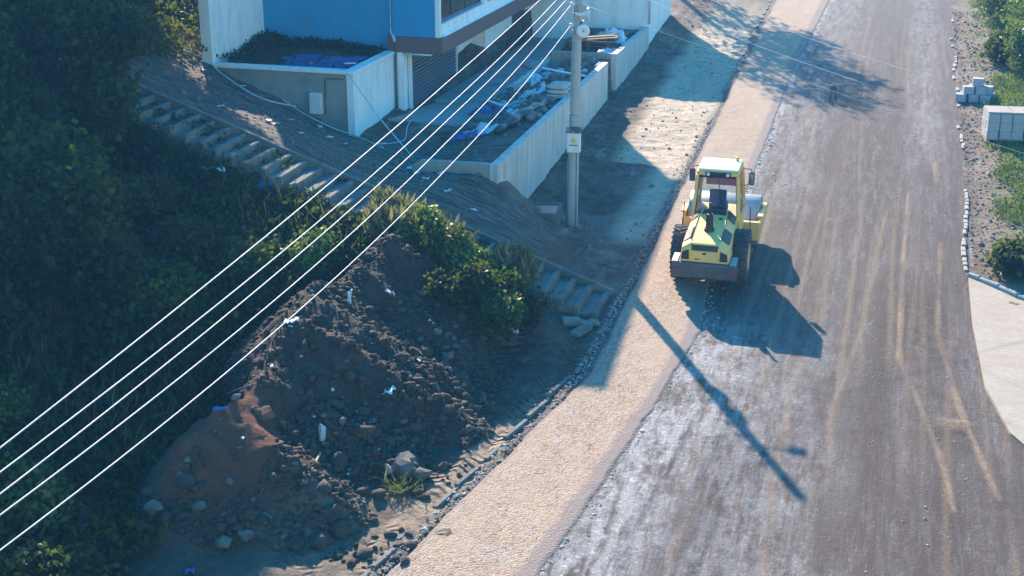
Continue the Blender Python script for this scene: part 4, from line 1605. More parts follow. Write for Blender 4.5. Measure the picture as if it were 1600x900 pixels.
def blob_points(blobs, n_tip, per_tip, spread, shell=.62):
    """leaf clumps through the volume of several ellipsoids, thicker outside"""
    tips, w_ = [], np.array([b_[3] * b_[4] * b_[5] for b_ in blobs]) ** .8
    w_ = w_ / w_.sum()
    for b_, k in zip(blobs, (w_ * n_tip).astype(int) + 1):
        u = rng.normal(size=(k, 3))
        u /= np.linalg.norm(u, axis=1)[:, None]
        r = shell + (1.08 - shell) * rng.random(k) ** .7
        tips.append(np.array(b_[:3]) + u * r[:, None] * np.array(b_[3:6]))
    tips = np.concatenate(tips)
    cl = rng.random(len(tips))
    cl = .5 * cl + .5 * (vnoise(tips[:, 0] * 1.3 + 3, tips[:, 1] * 1.3 + tips[:, 2] * 1.7, .8, 77))
    C_ = np.repeat(tips, per_tip, 0) + rng.normal(size=(len(tips) * per_tip, 3)) * spread
    var = np.clip(np.repeat(cl, per_tip) + rng.normal(size=len(C_)) * .12, 0, 1)
    return tips, C_, var


def plant(name, blobs, trunk_h, trunk_r, leafmat, n_tip, per_tip, spread, leaf, label, cat, group, loc, rotz=0, limbs=7, lean=(0, 0)):
    root = thing(name, loc, label, cat, group, rot=(0, 0, rotz))
    tips, C_, var = blob_points(blobs, n_tip, per_tip, spread)
    V, F4 = leaf_quads(C_, leaf)
    V[:, 2] = np.maximum(V[:, 2], .02)
    fast_mesh('crown' if trunk_h > .6 else 'foliage', V, F4, M[leafmat], root, {'var': ('FACE', var)})
    b = MB()
    top = Vector((lean[0], lean[1], trunk_h))
    b.tube([(0, 0, -.3), (lean[0] * .3, lean[1] * .3, trunk_h * .4), top], [trunk_r, trunk_r * .85, trunk_r * .6], 8)
    for k in range(limbs):
        tp = Vector(tips[rng.integers(len(tips))])
        st_ = Vector((lean[0] * .6, lean[1] * .6, trunk_h * random.uniform(.55, 1)))
        md = st_.lerp(tp, .5) + Vector((random.uniform(-.2, .2), random.uniform(-.2, .2), .15)) * min(1, trunk_h)
        b.tube([st_, md, tp], [trunk_r * .45, trunk_r * .28, trunk_r * .08], 6)
    b.build('trunk' if trunk_h > .6 else 'stems', M['bark'], root)
    return root


def tree_blobs(R_c, H, z0, n_=9):
    bl = [(0, 0, z0 + (H - z0) * .5, R_c * .75, R_c * .75, (H - z0) * .5)]
    for k in range(n_):
        a = 2 * math.pi * k / n_ + random.uniform(-.3, .3)
        zz = z0 + (H - z0) * random.uniform(.12, .85)
        rr = R_c * random.uniform(.45, .8) * (1 - .35 * abs((zz - z0) / (H - z0) - .4))
        s_ = R_c * random.uniform(.32, .5)
        bl.append((math.cos(a) * rr, math.sin(a) * rr, zz, s_, s_, s_ * .85))
    return bl


tree_spots = [  # x, y, radius, height, crown base, material, label
    (-20.8, 31.5, 1.9, 4.6, .2, 'leaf_dark', 'dense dark tree hiding the upper end of the concrete steps'),
    (-22.9, 37.8, 2.6, 9.0, .8, 'leaf_olive', 'olive tree at the top of the dirt ramp'),
    (-25.6, 44.2, 2.7, 9.6, 1.4, 'leaf_olive', 'yellowing tree close beside the white fin wall'),  # crown enlarged above the view to shade the steps and ramp
    (-24.6, 33.4, 2.6, 7.0, .4, 'leaf_dark', 'big dark tree at the left edge behind the dense one'),
    (-27.2, 39.0, 2.8, 8.0, 1.0, 'leaf_dark', 'broad dark tree at the upper left behind the olive one'),
    (-29.0, 47.5, 3.0, 9.5, 1.6, 'leaf_mid', 'tall tree with sunlit leaf tips at the back of the slope'),
    (-18.7, 26.4, 1.9, 4.2, .2, 'leaf_dark', 'low spreading dark tree in the middle of the left slope'),
    (-21.6, 28.4, 2.1, 4.8, .3, 'leaf_dark', 'rounded dark tree at the left edge above the cables'),
    (-26.5, 29.0, 2.6, 7.0, .5, 'leaf_dark', 'unseen dark tree added far left for the shade it casts'),  # stands outside the view, kept only to shade the slope
    (-19.8, 23.4, 1.7, 3.4, .2, 'leaf_dark', 'dark bushy tree at the left edge beside the cables'),
]
for (x, y, rc, h_, z0, mt, lb) in tree_spots:
    plant('tree', tree_blobs(rc, h_, z0, 11), z0 + (h_ - z0) * .55, .12 + .02 * rc, mt, int(430 * rc), 15, .17, .2, lb, 'tree', 'trees on the left slope', (x, y, gz(x, y) - .1), random.uniform(0, 6))
# tall trees behind the wing whose shadows cross the road
for (x, y, rc, h_, lb) in [(-13.4, 77.5, 2.7, 12.0, 'tall tree standing just behind the white wing'), (-15.2, 84.0, 2.4, 12.5, 'slimmer tall tree farther up behind the white wing')]:
    plant('tree', tree_blobs(rc, h_, h_ * .45, 10), h_ * .75, .2, 'leaf_mid', int(95 * rc), 12, .28, .26, lb, 'tree', 'trees behind the wing', (x, y, gz(x, y) - .1), 0)

# shrubs between the steps and the dirt heap
shrubs = [(-11.4, 32.4, .75, 1.05, 'leaf_bright', 'brightest sunlit shrub at the upper left end of the row below the steps'),
          (-10.8, 32.1, .8, 1.0, 'leaf_mid', 'leafy shrub in the middle of the row beside the steps'),
          (-10.1, 31.9, .8, .95, 'leaf_bright', 'light green shrub right of the middle one beside the steps'),
          (-9.3, 31.8, .85, .85, 'leaf_mid', 'bushy dark green shrub behind the lower steps'),
          (-8.6, 31.6, .7, .75, 'leaf_dark', 'lowest dark shrub next to the broken steps'),
          (-9.9, 30.9, .85, .9, 'leaf_dark', 'dark shrub on the heap side of the row, in front of the light green one'),
          (-9.0, 30.8, .75, .8, 'leaf_mid', 'small shrub at the lower right end of the row above the tracks'),
          (-15.2, 30.2, 1.0, 1.1, 'leaf_mid', 'rounded shrub with yellowish top behind the heap crest'),
          (-13.9, 30.9, .8, 1.0, 'leaf_bright', 'small yellow green shrub behind the heap crest'),
          (-17.0, 30.2, 1.2, 1.0, 'leaf_olive', 'olive brown shrub beside the middle of the steps'),
          (-18.6, 30.6, 1.2, 1.0, 'leaf_olive', 'olive shrub growing just below the upper steps'),
          (-17.6, 28.6, 1.3, 1.2, 'leaf_dark', 'dark shrub lower on the slope under the olive shrub'),
          (-16.5, 27.5, 1.2, 1.5, 'leaf_mid', 'green shrub in the hollow left of the dirt heap'),
          (-19.5, 26.0, 1.4, 1.7, 'leaf_dark', 'wide dark shrub on the left slope above the hollow'),
          (-14.9, 19.6, 1.1, 1.3, 'leaf_mid', 'green shrub at the bottom beside the red earth'),
          (-13.6, 18.2, .9, 1.1, 'leaf_dark', 'low dark shrub at the bottom edge below the red earth'),
          (-17.5, 21.5, 1.3, 1.5, 'leaf_mid', 'green shrub left of the red earth under the cables'),
          (-20.5, 22.5, 1.4, 1.6, 'leaf_olive', 'olive shrub at the left edge under the cables')]
for (x, y, rc, h_, mt, lb) in shrubs:
    bls = [(random.uniform(-.5, .5) * rc, random.uniform(-.4, .4) * rc, h_ * random.uniform(.3, .65), rc * random.uniform(.35, .6), rc * random.uniform(.35, .6), h_ * random.uniform(.28, .42)) for _ in range(7)]
    plant('shrub', bls, .5, .035, mt, int(380 * rc), 11, .09, .13, lb, 'shrub', 'shrubs on the left slope', (x, y, gz(x, y)), random.uniform(0, 6), 9)
# shrubs at the right of the road
for (x, y, rc, h_, mt, lb) in [(4.9, 72.5, 1.6, 2.6, 'leaf_mid', 'dark green shrub at the far end of the right verge'),
                               (5.7, 61.9, 1.7, 2.3, 'leaf_bright', 'large leafy bright shrub behind the low block pile'),
                               (6.6, 66.2, 2.1, 3.4, 'leaf_bright', 'tall yellow green shrub at the upper right corner'),
                               (7.2, 59.8, 1.7, 2.4, 'leaf_bright', 'bushy green shrub at the right edge above the stack'),
                               (4.7, 63.6, 1.1, 1.3, 'leaf_dark', 'low glossy shrub nearest the road on the right verge'),
                               (6.6, 56.9, 1.0, 1.3, 'leaf_olive', 'greyish olive shrub right of the low block pile'),
                               (4.0, 38.6, .85, .95, 'leaf_dark', 'dark green shrub behind the curved kerb'),
                               (5.0, 38.3, .8, .85, 'leaf_mid', 'green shrub at the right edge behind the curved kerb'),
                               (6.4, 69.5, 1.6, 2.4, 'leaf_mid', 'green shrub beyond the others at the top right')]:
    bls = [(random.uniform(-.55, .55) * rc, random.uniform(-.5, .5) * rc, h_ * random.uniform(.3, .65), rc * random.uniform(.35, .6), rc * random.uniform(.35, .6), h_ * random.uniform(.28, .42)) for _ in range(8)]
    plant('shrub', bls, .5, .035, mt, int(330 * rc), 10, .11, .17, lb, 'shrub', 'shrubs on the right verge', (x, y, gz(x, y)), random.uniform(0, 6), 8)


def scatter_leaves(name, X_, Y_, H_, leaf, mat, kind, per=9, spread=.16, bias=1.0, wid=.36, zf=None):
    Z_ = (zf or ground_z)(X_, Y_)
    n_ = len(X_)
    cl = np.clip(.35 * rng.random(n_) + 1.1 * (vnoise(X_, Y_, .45, 88) - .25), 0, 1)
    C_ = np.stack([np.repeat(X_, per), np.repeat(Y_, per), np.repeat(Z_, per)], 1)
    C_ += rng.normal(size=C_.shape) * spread * np.array([1, 1, .2])
    C_[:, 2] += np.abs(rng.random(len(C_))) * np.repeat(H_, per)
    V, F4 = leaf_quads(C_, leaf, bias, wid)
    o = fast_mesh(name, V, F4, M[mat], None, {'var': ('FACE', np.clip(np.repeat(cl, per) + rng.normal(size=len(C_)) * .12, 0, 1))})
    return tag(o, None, None, None, kind)


def cand(n_, x0, x1, y0, y1):
    return rng.uniform(x0, x1, n_), rng.uniform(y0, y1, n_)


X_, Y_ = cand(26000, -38, -9.5, 12, 33)
keep = (mound(X_, Y_) < .12) & (X_ < -12.6 + .9 * fbm(X_, Y_, .5, 3, 51) - .25 * np.clip(24 - Y_, 0, 6) * 0) & ~((Y_ > 32.7) & (X_ > -22))
X_, Y_ = X_[keep], Y_[keep]
H_ = (.25 + .75 * np.clip(vnoise(X_, Y_, .4, 52) * 1.5 - .35, 0, 1)) * (1 - .75 * sstep(29.5, 32.5, Y_))
scatter_leaves('undergrowth', X_, Y_, H_, .17, 'leaf_dark', 'stuff', 8)
X_, Y_ = cand(5000, -40, -23, 33, 60)
scatter_leaves('hill_undergrowth', X_, Y_, np.full(len(X_), .6), .2, 'leaf_olive', 'stuff', 8)
M['leaf_stem'] = leaf_mat('leaf_stem', (.03, .026, .02), (.07, .06, .045), (.14, .12, .09))
X_, Y_ = cand(5200, -30, -12.5, 14, 32.3)
keep = (mound(X_, Y_) < .1) & (vnoise(X_, Y_, .45, 91) > .42)
X_, Y_ = X_[keep], Y_[keep]
scatter_leaves('dry_stems', X_, Y_, .2 + .5 * vnoise(X_, Y_, .6, 92) * (1 - .7 * sstep(29, 32, Y_)), .6, 'leaf_stem', 'stuff', 4, .15, 1.6, .03)
X_, Y_ = cand(900, -20, -8.0, 32.5, 34.7)
keep = (vnoise(X_, Y_, 1.3, 57) > .68) | (Y_ < 33.0)
X_, Y_ = X_[keep], Y_[keep]
scatter_leaves('step_weeds', X_, Y_, np.where(Y_ < 33.1, .3, .1), .11, 'leaf_olive', 'stuff', 6, .12)
# dry grass along the steps' edge and the shrubs
X_, Y_ = cand(800, -12.9, -8.8, 32.4, 33.6)
keep = vnoise(X_, Y_, 1.1, 53) > .5
X_, Y_ = X_[keep], Y_[keep]
scatter_leaves('dry_grass', X_, Y_, np.full(len(X_), .75), .42, 'leaf_dry', 'stuff', 12, .12, 2.0, .09)
X_, Y_ = cand(900, -22.4, -17.8, 43.1, 46.6)
keep = (Y_ > 45.6 + .6 * fbm(X_, Y_, .8, 2, 95)) | (X_ < -21.6 + .5 * fbm(X_, Y_, .8, 2, 96)) | (rng.random(900) < .08)
X_, Y_ = X_[keep], Y_[keep]
scatter_leaves('bed_weeds', X_, Y_, np.full(len(X_), .1), .12, 'leaf_dark', 'stuff', 6, .12, zf=lambda x, y: CZ - .18 + .36 * sstep(44.3, 46.6, y) * (1 - .4 * sstep(-20, -18, x)) + .25 * sstep(-21.2, -22.5, x))
# green grass patches on the right verge
X_, Y_ = cand(16000, 3.0, 12, 38.5, 80)
keep = (vnoise(X_, Y_, .55, 54) * sstep(2.8, 4.3, X_) > .45)
X_, Y_ = X_[keep], Y_[keep]
scatter_leaves('grass', X_, Y_, np.full(len(X_), .1), .16, 'leaf_bright', 'stuff', 6, .14, 1.4, .14)
X_, Y_ = cand(500, 3.9, 6.5, 27.9, 30.6)
keep = np.hypot((X_ - 4.25) / .7, (Y_ - 29.9) / .45) < 1
X_, Y_ = X_[keep], Y_[keep]
scatter_leaves('pavement_grass', X_, Y_, np.full(len(X_), .12), .12, 'leaf_bright', 'stuff', 6, .08, 1.6, zf=lambda x, y: rp(y) + .07)
# clump of torn green grass on the heap foot
c_ = lay([(630, 765)])[0]
X_ = rng.normal(c_[0], .3, 26)
Y_ = rng.normal(c_[1], .16, 26)
o = scatter_leaves('grass_clump', X_, Y_, np.full(26, .06), .42, 'leaf_dry_green', None, 8, .1, -.1, .035)
tag(o, 'torn clump of long grass lying at the foot of the heap', 'grass')

# ------------------------------------------------------------------ stones, clods and rubble
def scatter_rocks(name, X_, Y_, R0, mat, sink=.3):
    proto_ = []
    for s_ in range(6):
        bm = bmesh.new()
        bmesh.ops.create_icosphere(bm, subdivisions=1, radius=1)
        for v_ in bm.verts:
            v_.co *= 1 + .95 * noise.noise(v_.co * 1.5 + Vector((s_ * 5.3, 0, s_)))
        bm.verts.index_update()
        proto_.append((np.array([v_.co[:] for v_ in bm.verts]), [[v_.index for v_ in f_.verts] for f_ in bm.faces]))
        bm.free()
    Z_ = ground_z(X_, Y_)
    VV, FF, o_ = [], [], 0
    which = rng.integers(0, 6, len(X_))
    for q in range(6):
        k = which == q
        if not k.any():
            continue
        V0, F0 = proto_[q]
        F0 = np.array(F0)
        n_ = int(k.sum())
        a = rng.uniform(0, 6.28, n_)[:, None]
        r = R0[k][:, None]
        sx, sy, sz = r * rng.uniform(.7, 1.4, (n_, 1)), r * rng.uniform(.7, 1.3, (n_, 1)), r * rng.uniform(.5, .9, (n_, 1))
        px_, py_ = V0[None, :, 0] * sx, V0[None, :, 1] * sy
        Q = np.stack([X_[k][:, None] + px_ * np.cos(a) - py_ * np.sin(a), Y_[k][:, None] + px_ * np.sin(a) + py_ * np.cos(a), Z_[k][:, None] + sz * (1 - sink * 2) + V0[None, :, 2] * sz], -1)
        VV.append(Q.reshape(-1, 3))
        FF.append((F0[None] + (np.arange(n_) * len(V0))[:, None, None]).reshape(-1, 3) + o_)
        o_ += n_ * len(V0)
    return fast_mesh(name, np.concatenate(VV), np.concatenate(FF), mat)


X_, Y_ = cand(34000, -14.2, -7.6, 20.5, 33.2)
mo = mound(X_, Y_)
keep = (mo > .04) & (rng.random(len(X_)) < np.clip(.25 + .9 * (vnoise(X_, Y_, 1.1, 72) - .3), .12, .9) * np.where(mo > 1.0, .4, 1)) & (np.hypot(X_ + 12.6, (Y_ - 22.6) * .8) > 1.3)
X_, Y_ = X_[keep], Y_[keep]
tag(scatter_rocks('crumbled_earth', X_, Y_, rng.gamma(2.2, .013, len(X_)) + .012, M['clod']), kind='stuff')
X_, Y_ = cand(9000, -13, -8, 21, 33)
mo = mound(X_, Y_)
pr_ = np.where(mo > .03, np.clip(1.1 - mo * .55, .08, 1), .25) * (vnoise(X_, Y_, .8, 71) > .3)
keep = (rng.random(len(X_)) < pr_ * .55) & (X_ > -12.6)
X_, Y_ = X_[keep], Y_[keep]
tag(scatter_rocks('rubble', X_, Y_, rng.gamma(2.0, .021, len(X_)) + .02, M['clod']), kind='stuff')
X_, Y_ = cand(1500, -12.8, -8, 21, 33)
keep = (mound(X_, Y_) > .05) & (rng.random(len(X_)) < np.where(mound(X_, Y_) < .9, .45, .1))
X_, Y_ = X_[keep], Y_[keep]
tag(scatter_rocks('stone_rubble', X_, Y_, rng.gamma(2.0, .018, len(X_)) + .02, M['stone']), kind='stuff')
M['verge_stone'] = plain('verge_stone', (.26, .23, .2), (.14, .12, .105), .95, 3, bumps=.5)
# crumbs at the road edges and on the ramp
X_, Y_ = cand(550, -10.9, -6.7, 34, 70)
tag(scatter_rocks('verge_gravel', X_, Y_, rng.gamma(2.0, .009, len(X_)) + .01, M['verge_stone']), kind='stuff')
X_, Y_ = cand(1500, -22, -11.5, 36, 43)
tag(scatter_rocks('ramp_gravel', X_, Y_, rng.gamma(2.0, .010, len(X_)) + .01, M['verge_stone']), kind='stuff')
X_, Y_ = cand(2600, 2.75, 4.6, 38.5, 75)
tag(scatter_rocks('roadside_gravel', X_, Y_, rng.gamma(2.0, .010, len(X_)) + .008, M['verge_stone']), kind='stuff')

yy_ = rng.uniform(18, 52, 5200)
side = rng.random(5200) < .62
xx_ = np.where(side, strip_right(yy_) + np.abs(rng.normal(size=5200)) * .16 - .06, left_edge(yy_) + .16 - np.abs(rng.normal(size=5200)) * .13)
M['chips'] = plain('chips', (.42, .36, .3), (.26, .22, .19), .9, 30)
o = scatter_rocks('stray_gravel', xx_, yy_, rng.gamma(3, .005, 5200) + .006, M['chips'], .35)
o.location.z = .045
tag(o, kind='stuff')
xx_, yy_ = cand(2200, -5.2, 2.7, 18, 50)
keep = xx_ > strip_right(yy_) + .1
o = scatter_rocks('road_grit', xx_[keep], yy_[keep], rng.gamma(2, .0035, keep.sum()) + .005, M['chips'], .35)
o.location.z = .06
tag(o, kind='stuff')

rocks = [((632, 738), .30, 'stone', 'large grey boulder at the foot of the dirt heap'), ((655, 745), .22, 'stone', 'smaller grey boulder right of the large one at the heap foot'),
         ((609, 738), .16, 'white', 'pale upright stone beside the large grey boulder'), ((500, 845), .24, 'clod', 'round brown clod nearest the bottom on the tracks'),
         ((533, 832), .2, 'clod', 'lumpy brown clod right of the round clod'), ((518, 800), .2, 'clod', 'brown clod above the two others on the heap foot'),
         ((412, 655), .2, 'red', 'reddish lump at the edge of the red earth'), ((385, 840), .14, 'stone', 'flat grey stone on the lower left of the heap'),
         ((350, 850), .17, 'stone', 'dark grey stone beside the flat one at the lower left'), ((290, 762), .2, 'clod', 'brown stone below the red earth'), ((240, 800), .18, 'stone', 'grey stone half hidden by the green shrub'),
         ((504, 688), .2, 'white', 'pale slab of stone standing in the middle of the heap'), ((720, 590), .14, 'stone', 'small stone high on the right face of the heap'), ((700, 560), .15, 'stone', 'light stone in the rubble below the shrubs')]
M['pale_stone'] = plain('pale_stone', (.5, .48, .44), (.38, .36, .33), .9, 4, bumps=.4)
M['red_clod'] = plain('red_clod', (.2, .085, .05), (.12, .055, .035), .97, 4, bumps=.6)
for k, (q, r_, mt, lb) in enumerate(rocks):
    c_ = lay([q])[0]
    me = rock_mesh('rock', r_, M[{'stone': 'stone', 'clod': 'clod', 'white': 'pale_stone', 'red': 'red_clod'}[mt]], k + 1, .75 if mt != 'white' else 1.1)
    o = bpy.data.objects.new('rock', me)
    COL.objects.link(o)
    o.location = (c_[0], c_[1], gz(c_[0], c_[1]) + r_ * .3)
    o.rotation_euler = (random.uniform(-.3, .3), random.uniform(-.3, .3), random.uniform(0, 6))
    if mt == 'white':
        o.scale = (.6, .4, 1)
    tag(o, lb, 'rock')

# ------------------------------------------------------------------ litter and site clutter
def litter(q, size, mat, label, name='litter', cat='litter', rot=None, zoff=.03, group=None):
    c_ = lay([q])[0]
    b = MB()
    sx, sy, sz = size
    n_ = 7
    V = []
    sd_ = random.uniform(0, 9)
    for j in range(n_):
        for i in range(n_):
            u, v_ = i / (n_ - 1) - .5, j / (n_ - 1) - .5
            V.append((u * sx * (1 + .25 * math.sin(5 * v_ + sd_)), v_ * sy * (1 + .25 * math.cos(4 * u + sd_)), sz * (.5 + .5 * math.sin(9 * u + sd_) * math.cos(7 * v_ + sd_))))
    b.add(V, [(j * n_ + i, j * n_ + i + 1, (j + 1) * n_ + i + 1, (j + 1) * n_ + i) for j in range(n_ - 1) for i in range(n_ - 1)], True)
    o = b.build(name, M[mat])
    sol = o.modifiers.new('thickness', 'SOLIDIFY')
    sol.thickness = .01
    o.location = (c_[0], c_[1], gz(c_[0], c_[1]) + zoff)
    o.rotation_euler = rot or (random.uniform(-.3, .3), random.uniform(-.3, .3), random.uniform(0, 6))
    return tag(o, label, cat, group)


litter((606, 455), (.36, .1, .04), 'white_plastic', 'white plastic strip lying on the heap crest', rot=(0, .3, -.4))
litter((547, 473), (.1, .3, .05), 'white_plastic', 'white plastic piece standing on the heap crest', rot=(1.2, 0, 0), zoff=.12)
litter((608, 616), (.3, .25, .1), 'white_plastic', 'crumpled pale bag lying in the rubble of the heap', cat='bag')
litter((456, 507), (.3, .22, .1), 'white_plastic', 'small white bag left of the heap crest', cat='bag')
litter((803, 525), (.22, .22, .14), 'white_plastic', 'white scrap of plastic below the dark shrub')
litter((345, 640), (.26, .12, .05), 'blue_plastic', 'blue plastic scrap above the red earth')
litter((296, 893), (.25, .2, .08), 'blue_plastic', 'bright blue plastic scrap at the bottom edge')
litter((335, 268), (.6, .4, .14), 'white_plastic', 'white plastic bag caught beside the steps', cat='bag')
litter((333, 291), (.7, .35, .1), 'blue_plastic', 'blue plastic sheet in the undergrowth below the steps', cat='sheet')
litter((410, 290), (.6, .35, .1), 'blue_plastic', 'dull blue plastic sheet at the near edge of the steps', cat='sheet')
for k, q in enumerate([(470, 560), (520, 610), (560, 640), (655, 560), (590, 700), (455, 520), (640, 590), (380, 690), (545, 745), (490, 650), (425, 575), (575, 660)]):
    litter(q, (.1, .06, .03), 'white_plastic', 'tiny pale scrap scattered on the dirt heap', group='pale scraps on the dirt heap', name='paper_scrap', cat='scrap')
for k, q in enumerate([(318, 110), (345, 165), (420, 190), (430, 195), (470, 210), (380, 135), (500, 195), (515, 215), (540, 225), (455, 190), (650, 268), (665, 280), (690, 270), (640, 262), (600, 225), (700, 300), (740, 330)]):
    litter(q, (.2, .14, .06), 'white_plastic', 'small pale scrap scattered on the dirt ramp', group='pale scraps on the dirt ramp', name='paper_scrap', cat='scrap')
# long twig on the heap and a thin pipe
b = MB()
P_ = smooth_path(lay([(487, 735), (500, 708)], .1))
b.tube(P_, .03, 6)
tag(b.build('stick', M['wood'], None, tuple(P_[0])), 'pale stick lying on the face of the dirt heap', 'stick')
b = MB()
P_ = smooth_path(lay([(320, 640), (350, 618), (390, 602), (420, 596)], .1))
b.tube(P_, .018, 6)
tag(b.build('bent_rod', M['steel_galv'], None, tuple(P_[0])), 'thin bent rod on the left shoulder of the heap', 'rod')


# yard clutter: sacks, sheets, boards between shops and wall
def yz(x, y):
    return gz(x, y)


def sack(x, y, z, rz, label, mat='sack', s_=1., group=None):
    bm = bmesh.new()
    bmesh.ops.create_cube(bm, size=1)
    bmesh.ops.subdivide_edges(bm, edges=bm.edges[:], cuts=4, use_grid_fill=True)
    for v_ in bm.verts:
        u, w_, h_ = v_.co.x * 2, v_.co.y * 2, v_.co.z * 2
        puff = (1 - .45 * abs(u) ** 3) * (1 - .5 * abs(w_) ** 3)
        v_.co = Vector((u * .36 * (1 - .06 * w_ * w_), w_ * .22 * (1 - .08 * u * u), h_ * .085 * puff + .012 * noise.noise(Vector((u * 3 + x, w_ * 3, y)))))
    b = MB()
    b.bm(bm, Matrix.Scale(s_, 4), True)
    o = b.build('cement_sack', M[mat])
    o.location = (x, y, z + .09 * s_)
    o.rotation_euler = (0, 0, rz)
    return tag(o, label, 'sack', group)


c_ = at_z(870, 150, 2.5)
sx_, sy_ = float(c_[0]), float(c_[1])
zz = yz(sx_, sy_)
for k in range(3):
    for j in range(2):
        sack(sx_ + .0 + random.uniform(-.04, .04), sy_ + j * .48, zz + k * .17, random.uniform(-.1, .1), ['bottom', 'middle', 'topmost'][k] + ' pale cement sack in the ' + ['near', 'far'][j] + ' column of the sack stack', group='stacked cement sacks')
for k, (px_, py_, w_, l_, rz, amp, mt, lb) in enumerate([
        (730, 210, 1.1, .9, .4, .22, 'blue_plastic', 'blue plastic sheeting crumpled at the near end of the yard'),
        (755, 205, 1.0, .9, .9, .3, 'white_plastic', 'whitish plastic sheet next to the black sheeting'),
        (800, 165, 1.2, 1.1, .2, .3, 'sack', 'grey heap of torn sacking in the middle of the yard'),
        (835, 150, 1.2, 1.0, 1.4, .28, 'white_plastic', 'pale plastic heap left of the sack stack'),
        (765, 170, 1.3, 1.0, .7, .4, 'blue_plastic', 'blue covered heap at the edge of the shop pavement'),
        (830, 125, 1.5, 1.1, 1.2, .35, 'white_plastic', 'pale blue sheet heap by the pavement edge behind the sacks'),
        (845, 95, 1.3, 1.0, .3, .35, 'sack', 'grey sheet heap in front of the box wall'),
        (880, 35, 1.5, 1.0, .2, .5, 'black_sheet', 'dark covered heap against the white wing'),
        (888, 25, 1.0, .8, .8, .45, 'white_plastic', 'pale sheet heap against the white wing'),
        (862, 118, 1.2, .9, .5, .25, 'sack', 'flattened grey sacking beside the inner wall'),
        (815, 190, 1.0, .8, .5, .2, 'white_plastic', 'small pale sheet near the retaining wall top')]):
    c_ = at_z(px_, py_, 2.1)
    sheet('plastic_sheet' if 'heap' not in lb else 'covered_heap', float(c_[0]), float(c_[1]), 0, w_, l_, rz, amp, M[mt], lb, 'sheet', k + 2, lambda x, y: np.maximum(ground_z(x, y), np.where(x < -13.8, PZ, -9)))
P_ = []
for k in range(15):
    c_ = at_z(775 + k * 5.6, 204 - k * 2.9, 2.45)
    P_.append((c_[0] + .05 * math.sin(k * 1.7), c_[1] + .06 * math.sin(k * 2.3), gz(c_[0], c_[1]) + .15 + .03 * math.sin(k * 1.9)))
b = MB()
b.tube(P_, [.10 + .05 * math.sin(k * .9 + .4) ** 2 + .06 * (3 < k < 12) for k in range(15)], 12)
tag(b.build('sheeting_roll', M['black_sheet'], None, P_[0]), 'long rolled black sheeting along the inside of the retaining wall', 'sheeting')
c_ = at_z(735, 103, PZ)
sheet('debris_sack', float(c_[0]), float(c_[1]), 0, 1.3, .9, .6, .38, M['sack'], 'big crumpled pale sack beside the near roller shutter', 'sack', 15, lambda x, y: PZ)
M['grey_sheet'] = plain('grey_sheet', (.2, .22, .25), (.12, .13, .15), .7, 5, bumps=.4)
M['brown_sheet'] = plain('brown_sheet', (.16, .11, .08), (.09, .065, .05), .8, 5, bumps=.4)
kinds = ['grey_sheet', 'brown_sheet', 'blue_plastic', 'black_sheet', 'grey_sheet', 'white_plastic', 'brown_sheet', 'black_sheet']
for k in range(64):
    y_ = random.uniform(45.6, 55.2)
    x_ = random.uniform(-14.3, -11.5) if y_ > 47 else random.uniform(-14.3, -12.4)
    sheet('rubbish', x_, y_, 0, random.uniform(.3, .75), random.uniform(.25, .6), random.uniform(0, 6), random.uniform(.08, .22), M[kinds[k % 8]],
          'scrap of sheet or sacking in the rubbish covering the yard behind the retaining wall', 'rubbish', k + 40, ground_z, 11, 'rubbish in the walled yard')
# small broken bits in the yard
X_, Y_ = cand(1300, -14.4, -11.4, 43.5, 55.5)
tag(scatter_rocks('yard_rubble', X_, Y_, rng.gamma(2.0, .03, len(X_)) + .02, M['verge_stone']), kind='stuff')
for k, (px_, py_, ln, rz, lb) in enumerate([(700, 150, 1.0, .6, 'short plank propped at the pavement edge'), (782, 160, 1.1, -.4, 'pale plank lying across the yard heap'), (778, 150, .9, 1.9, 'brown plank crossing the pale plank on the yard heap'), (890, 128, 2.2, .05, 'long board laid along the inner wall')]):
    c_ = at_z(px_, py_, 2.3)
    b = MB()
    b.box((-ln / 2, -.06, -.02), (ln / 2, .06, .02), .005)
    o = b.build('plank', M['wood'] if k % 2 == 0 else M['white_plastic'])
    o.location = (c_[0], c_[1], max(gz(c_[0], c_[1]), PZ) + .25)
    o.rotation_euler = (.1, .15, rz)
    tag(o, lb, 'plank')
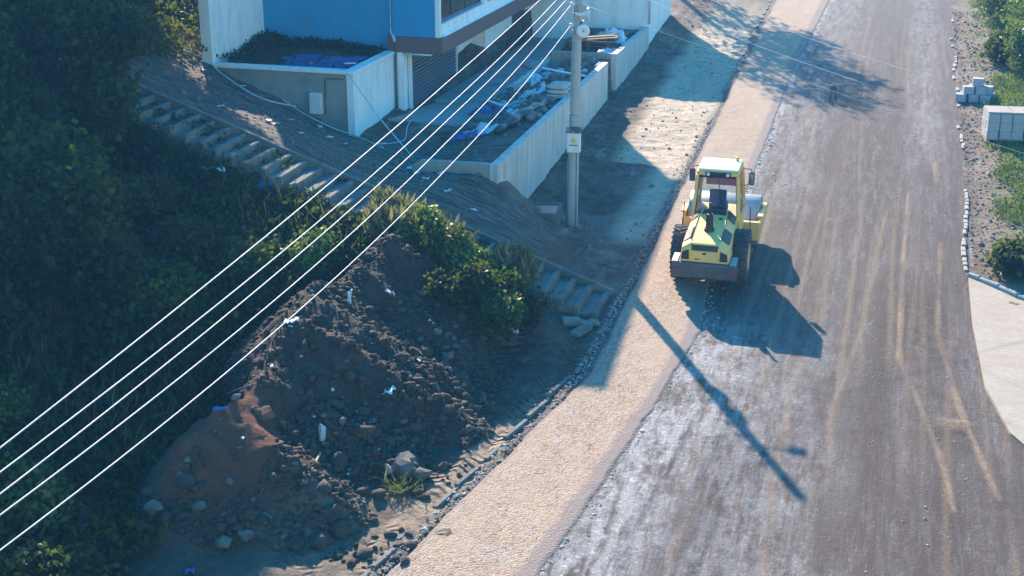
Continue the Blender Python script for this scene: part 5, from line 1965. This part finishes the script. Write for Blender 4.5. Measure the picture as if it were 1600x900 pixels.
# planks stacked on the box wall
TZ = 2.43
for k in range(3):
    for j in range(5):
        b = MB()
        ln = random.uniform(1.9, 2.4)
        b.box((-ln / 2, -.1, 0), (ln / 2, .1, .05), .006)
        o = b.build('wood_plank', M['wood_dark'])
        o.location = (-12.55 + random.uniform(-.06, .06), 57.5 + j * .23, TZ + k * .16)
        o.rotation_euler = (0, 0, random.uniform(-.05, .05))
        tag(o, 'dark board in the stack on the box wall', 'board', 'dark boards stacked on the box wall')
    if k < 2:
        for j in range(3):
            b = MB()
            b.box((-.06, -.55, 0), (.06, .55, .1), .006)
            o = b.build('wood_bearer', M['wood_dark'])
            o.location = (-13.35 + j * .8, 57.95, TZ + k * .16 + .052)
            tag(o, 'short dark bearer between the boards on the box wall', 'bearer', 'bearers in the board stack')
for j in range(5):
    b = MB()
    ln = random.uniform(1.8, 2.2)
    b.box((-ln / 2, -.09, 0), (ln / 2, .09, .05), .006)
    o = b.build('wood_plank', M['wood'])
    o.location = (-12.4 + random.uniform(-.06, .06), 57.6 + j * .2, TZ + .44 + .06 * (j % 2))
    o.rotation_euler = (.0, -.1, .12 + random.uniform(-.05, .05))
    tag(o, 'light sunlit board lying on top of the dark board stack', 'board', 'light boards on the stack')
sheet('plastic_sheet', -11.75, 57.5, TZ, .8, 1.3, .1, .16, M['white_plastic'], 'white sheet bunched beside the boards on the box wall', 'sheet', 31, lambda x, y: TZ)
sheet('covered_heap', -11.95, 59.6, TZ, 1.3, 1.2, .3, .5, M['white_plastic'], 'pale covered heap behind the boards on the box wall', 'sheet', 32, lambda x, y: TZ)
sheet('plastic_sheet', -12.6, 61.9, TZ, 2.2, 1.2, .1, .2, M['black_sheet'], 'dark sheet spread at the far end of the box wall', 'sheet', 33, lambda x, y: TZ)

# ------------------------------------------------------------------ haze
HZ = True
if HZ:
    b = MB()
    b.box((-330, -80, -12), (330, 430, 24))
    hz = b.build('haze', M['black'])
    hm = bpy.data.materials.new('haze')
    hm.use_nodes = True
    t = hm.node_tree
    t.nodes.clear()
    pv = t.nodes.new('ShaderNodeVolumePrincipled')
    pv.inputs['Color'].default_value = (.16, .52, 1, 1)
    pv.inputs['Density'].default_value = .0009
    pv.inputs['Anisotropy'].default_value = .1
    mo_ = t.nodes.new('ShaderNodeOutputMaterial')
    t.links.new(pv.outputs[0], mo_.inputs['Volume'])
    hz.data.materials[0] = hm
    tag(hz, kind='stuff')
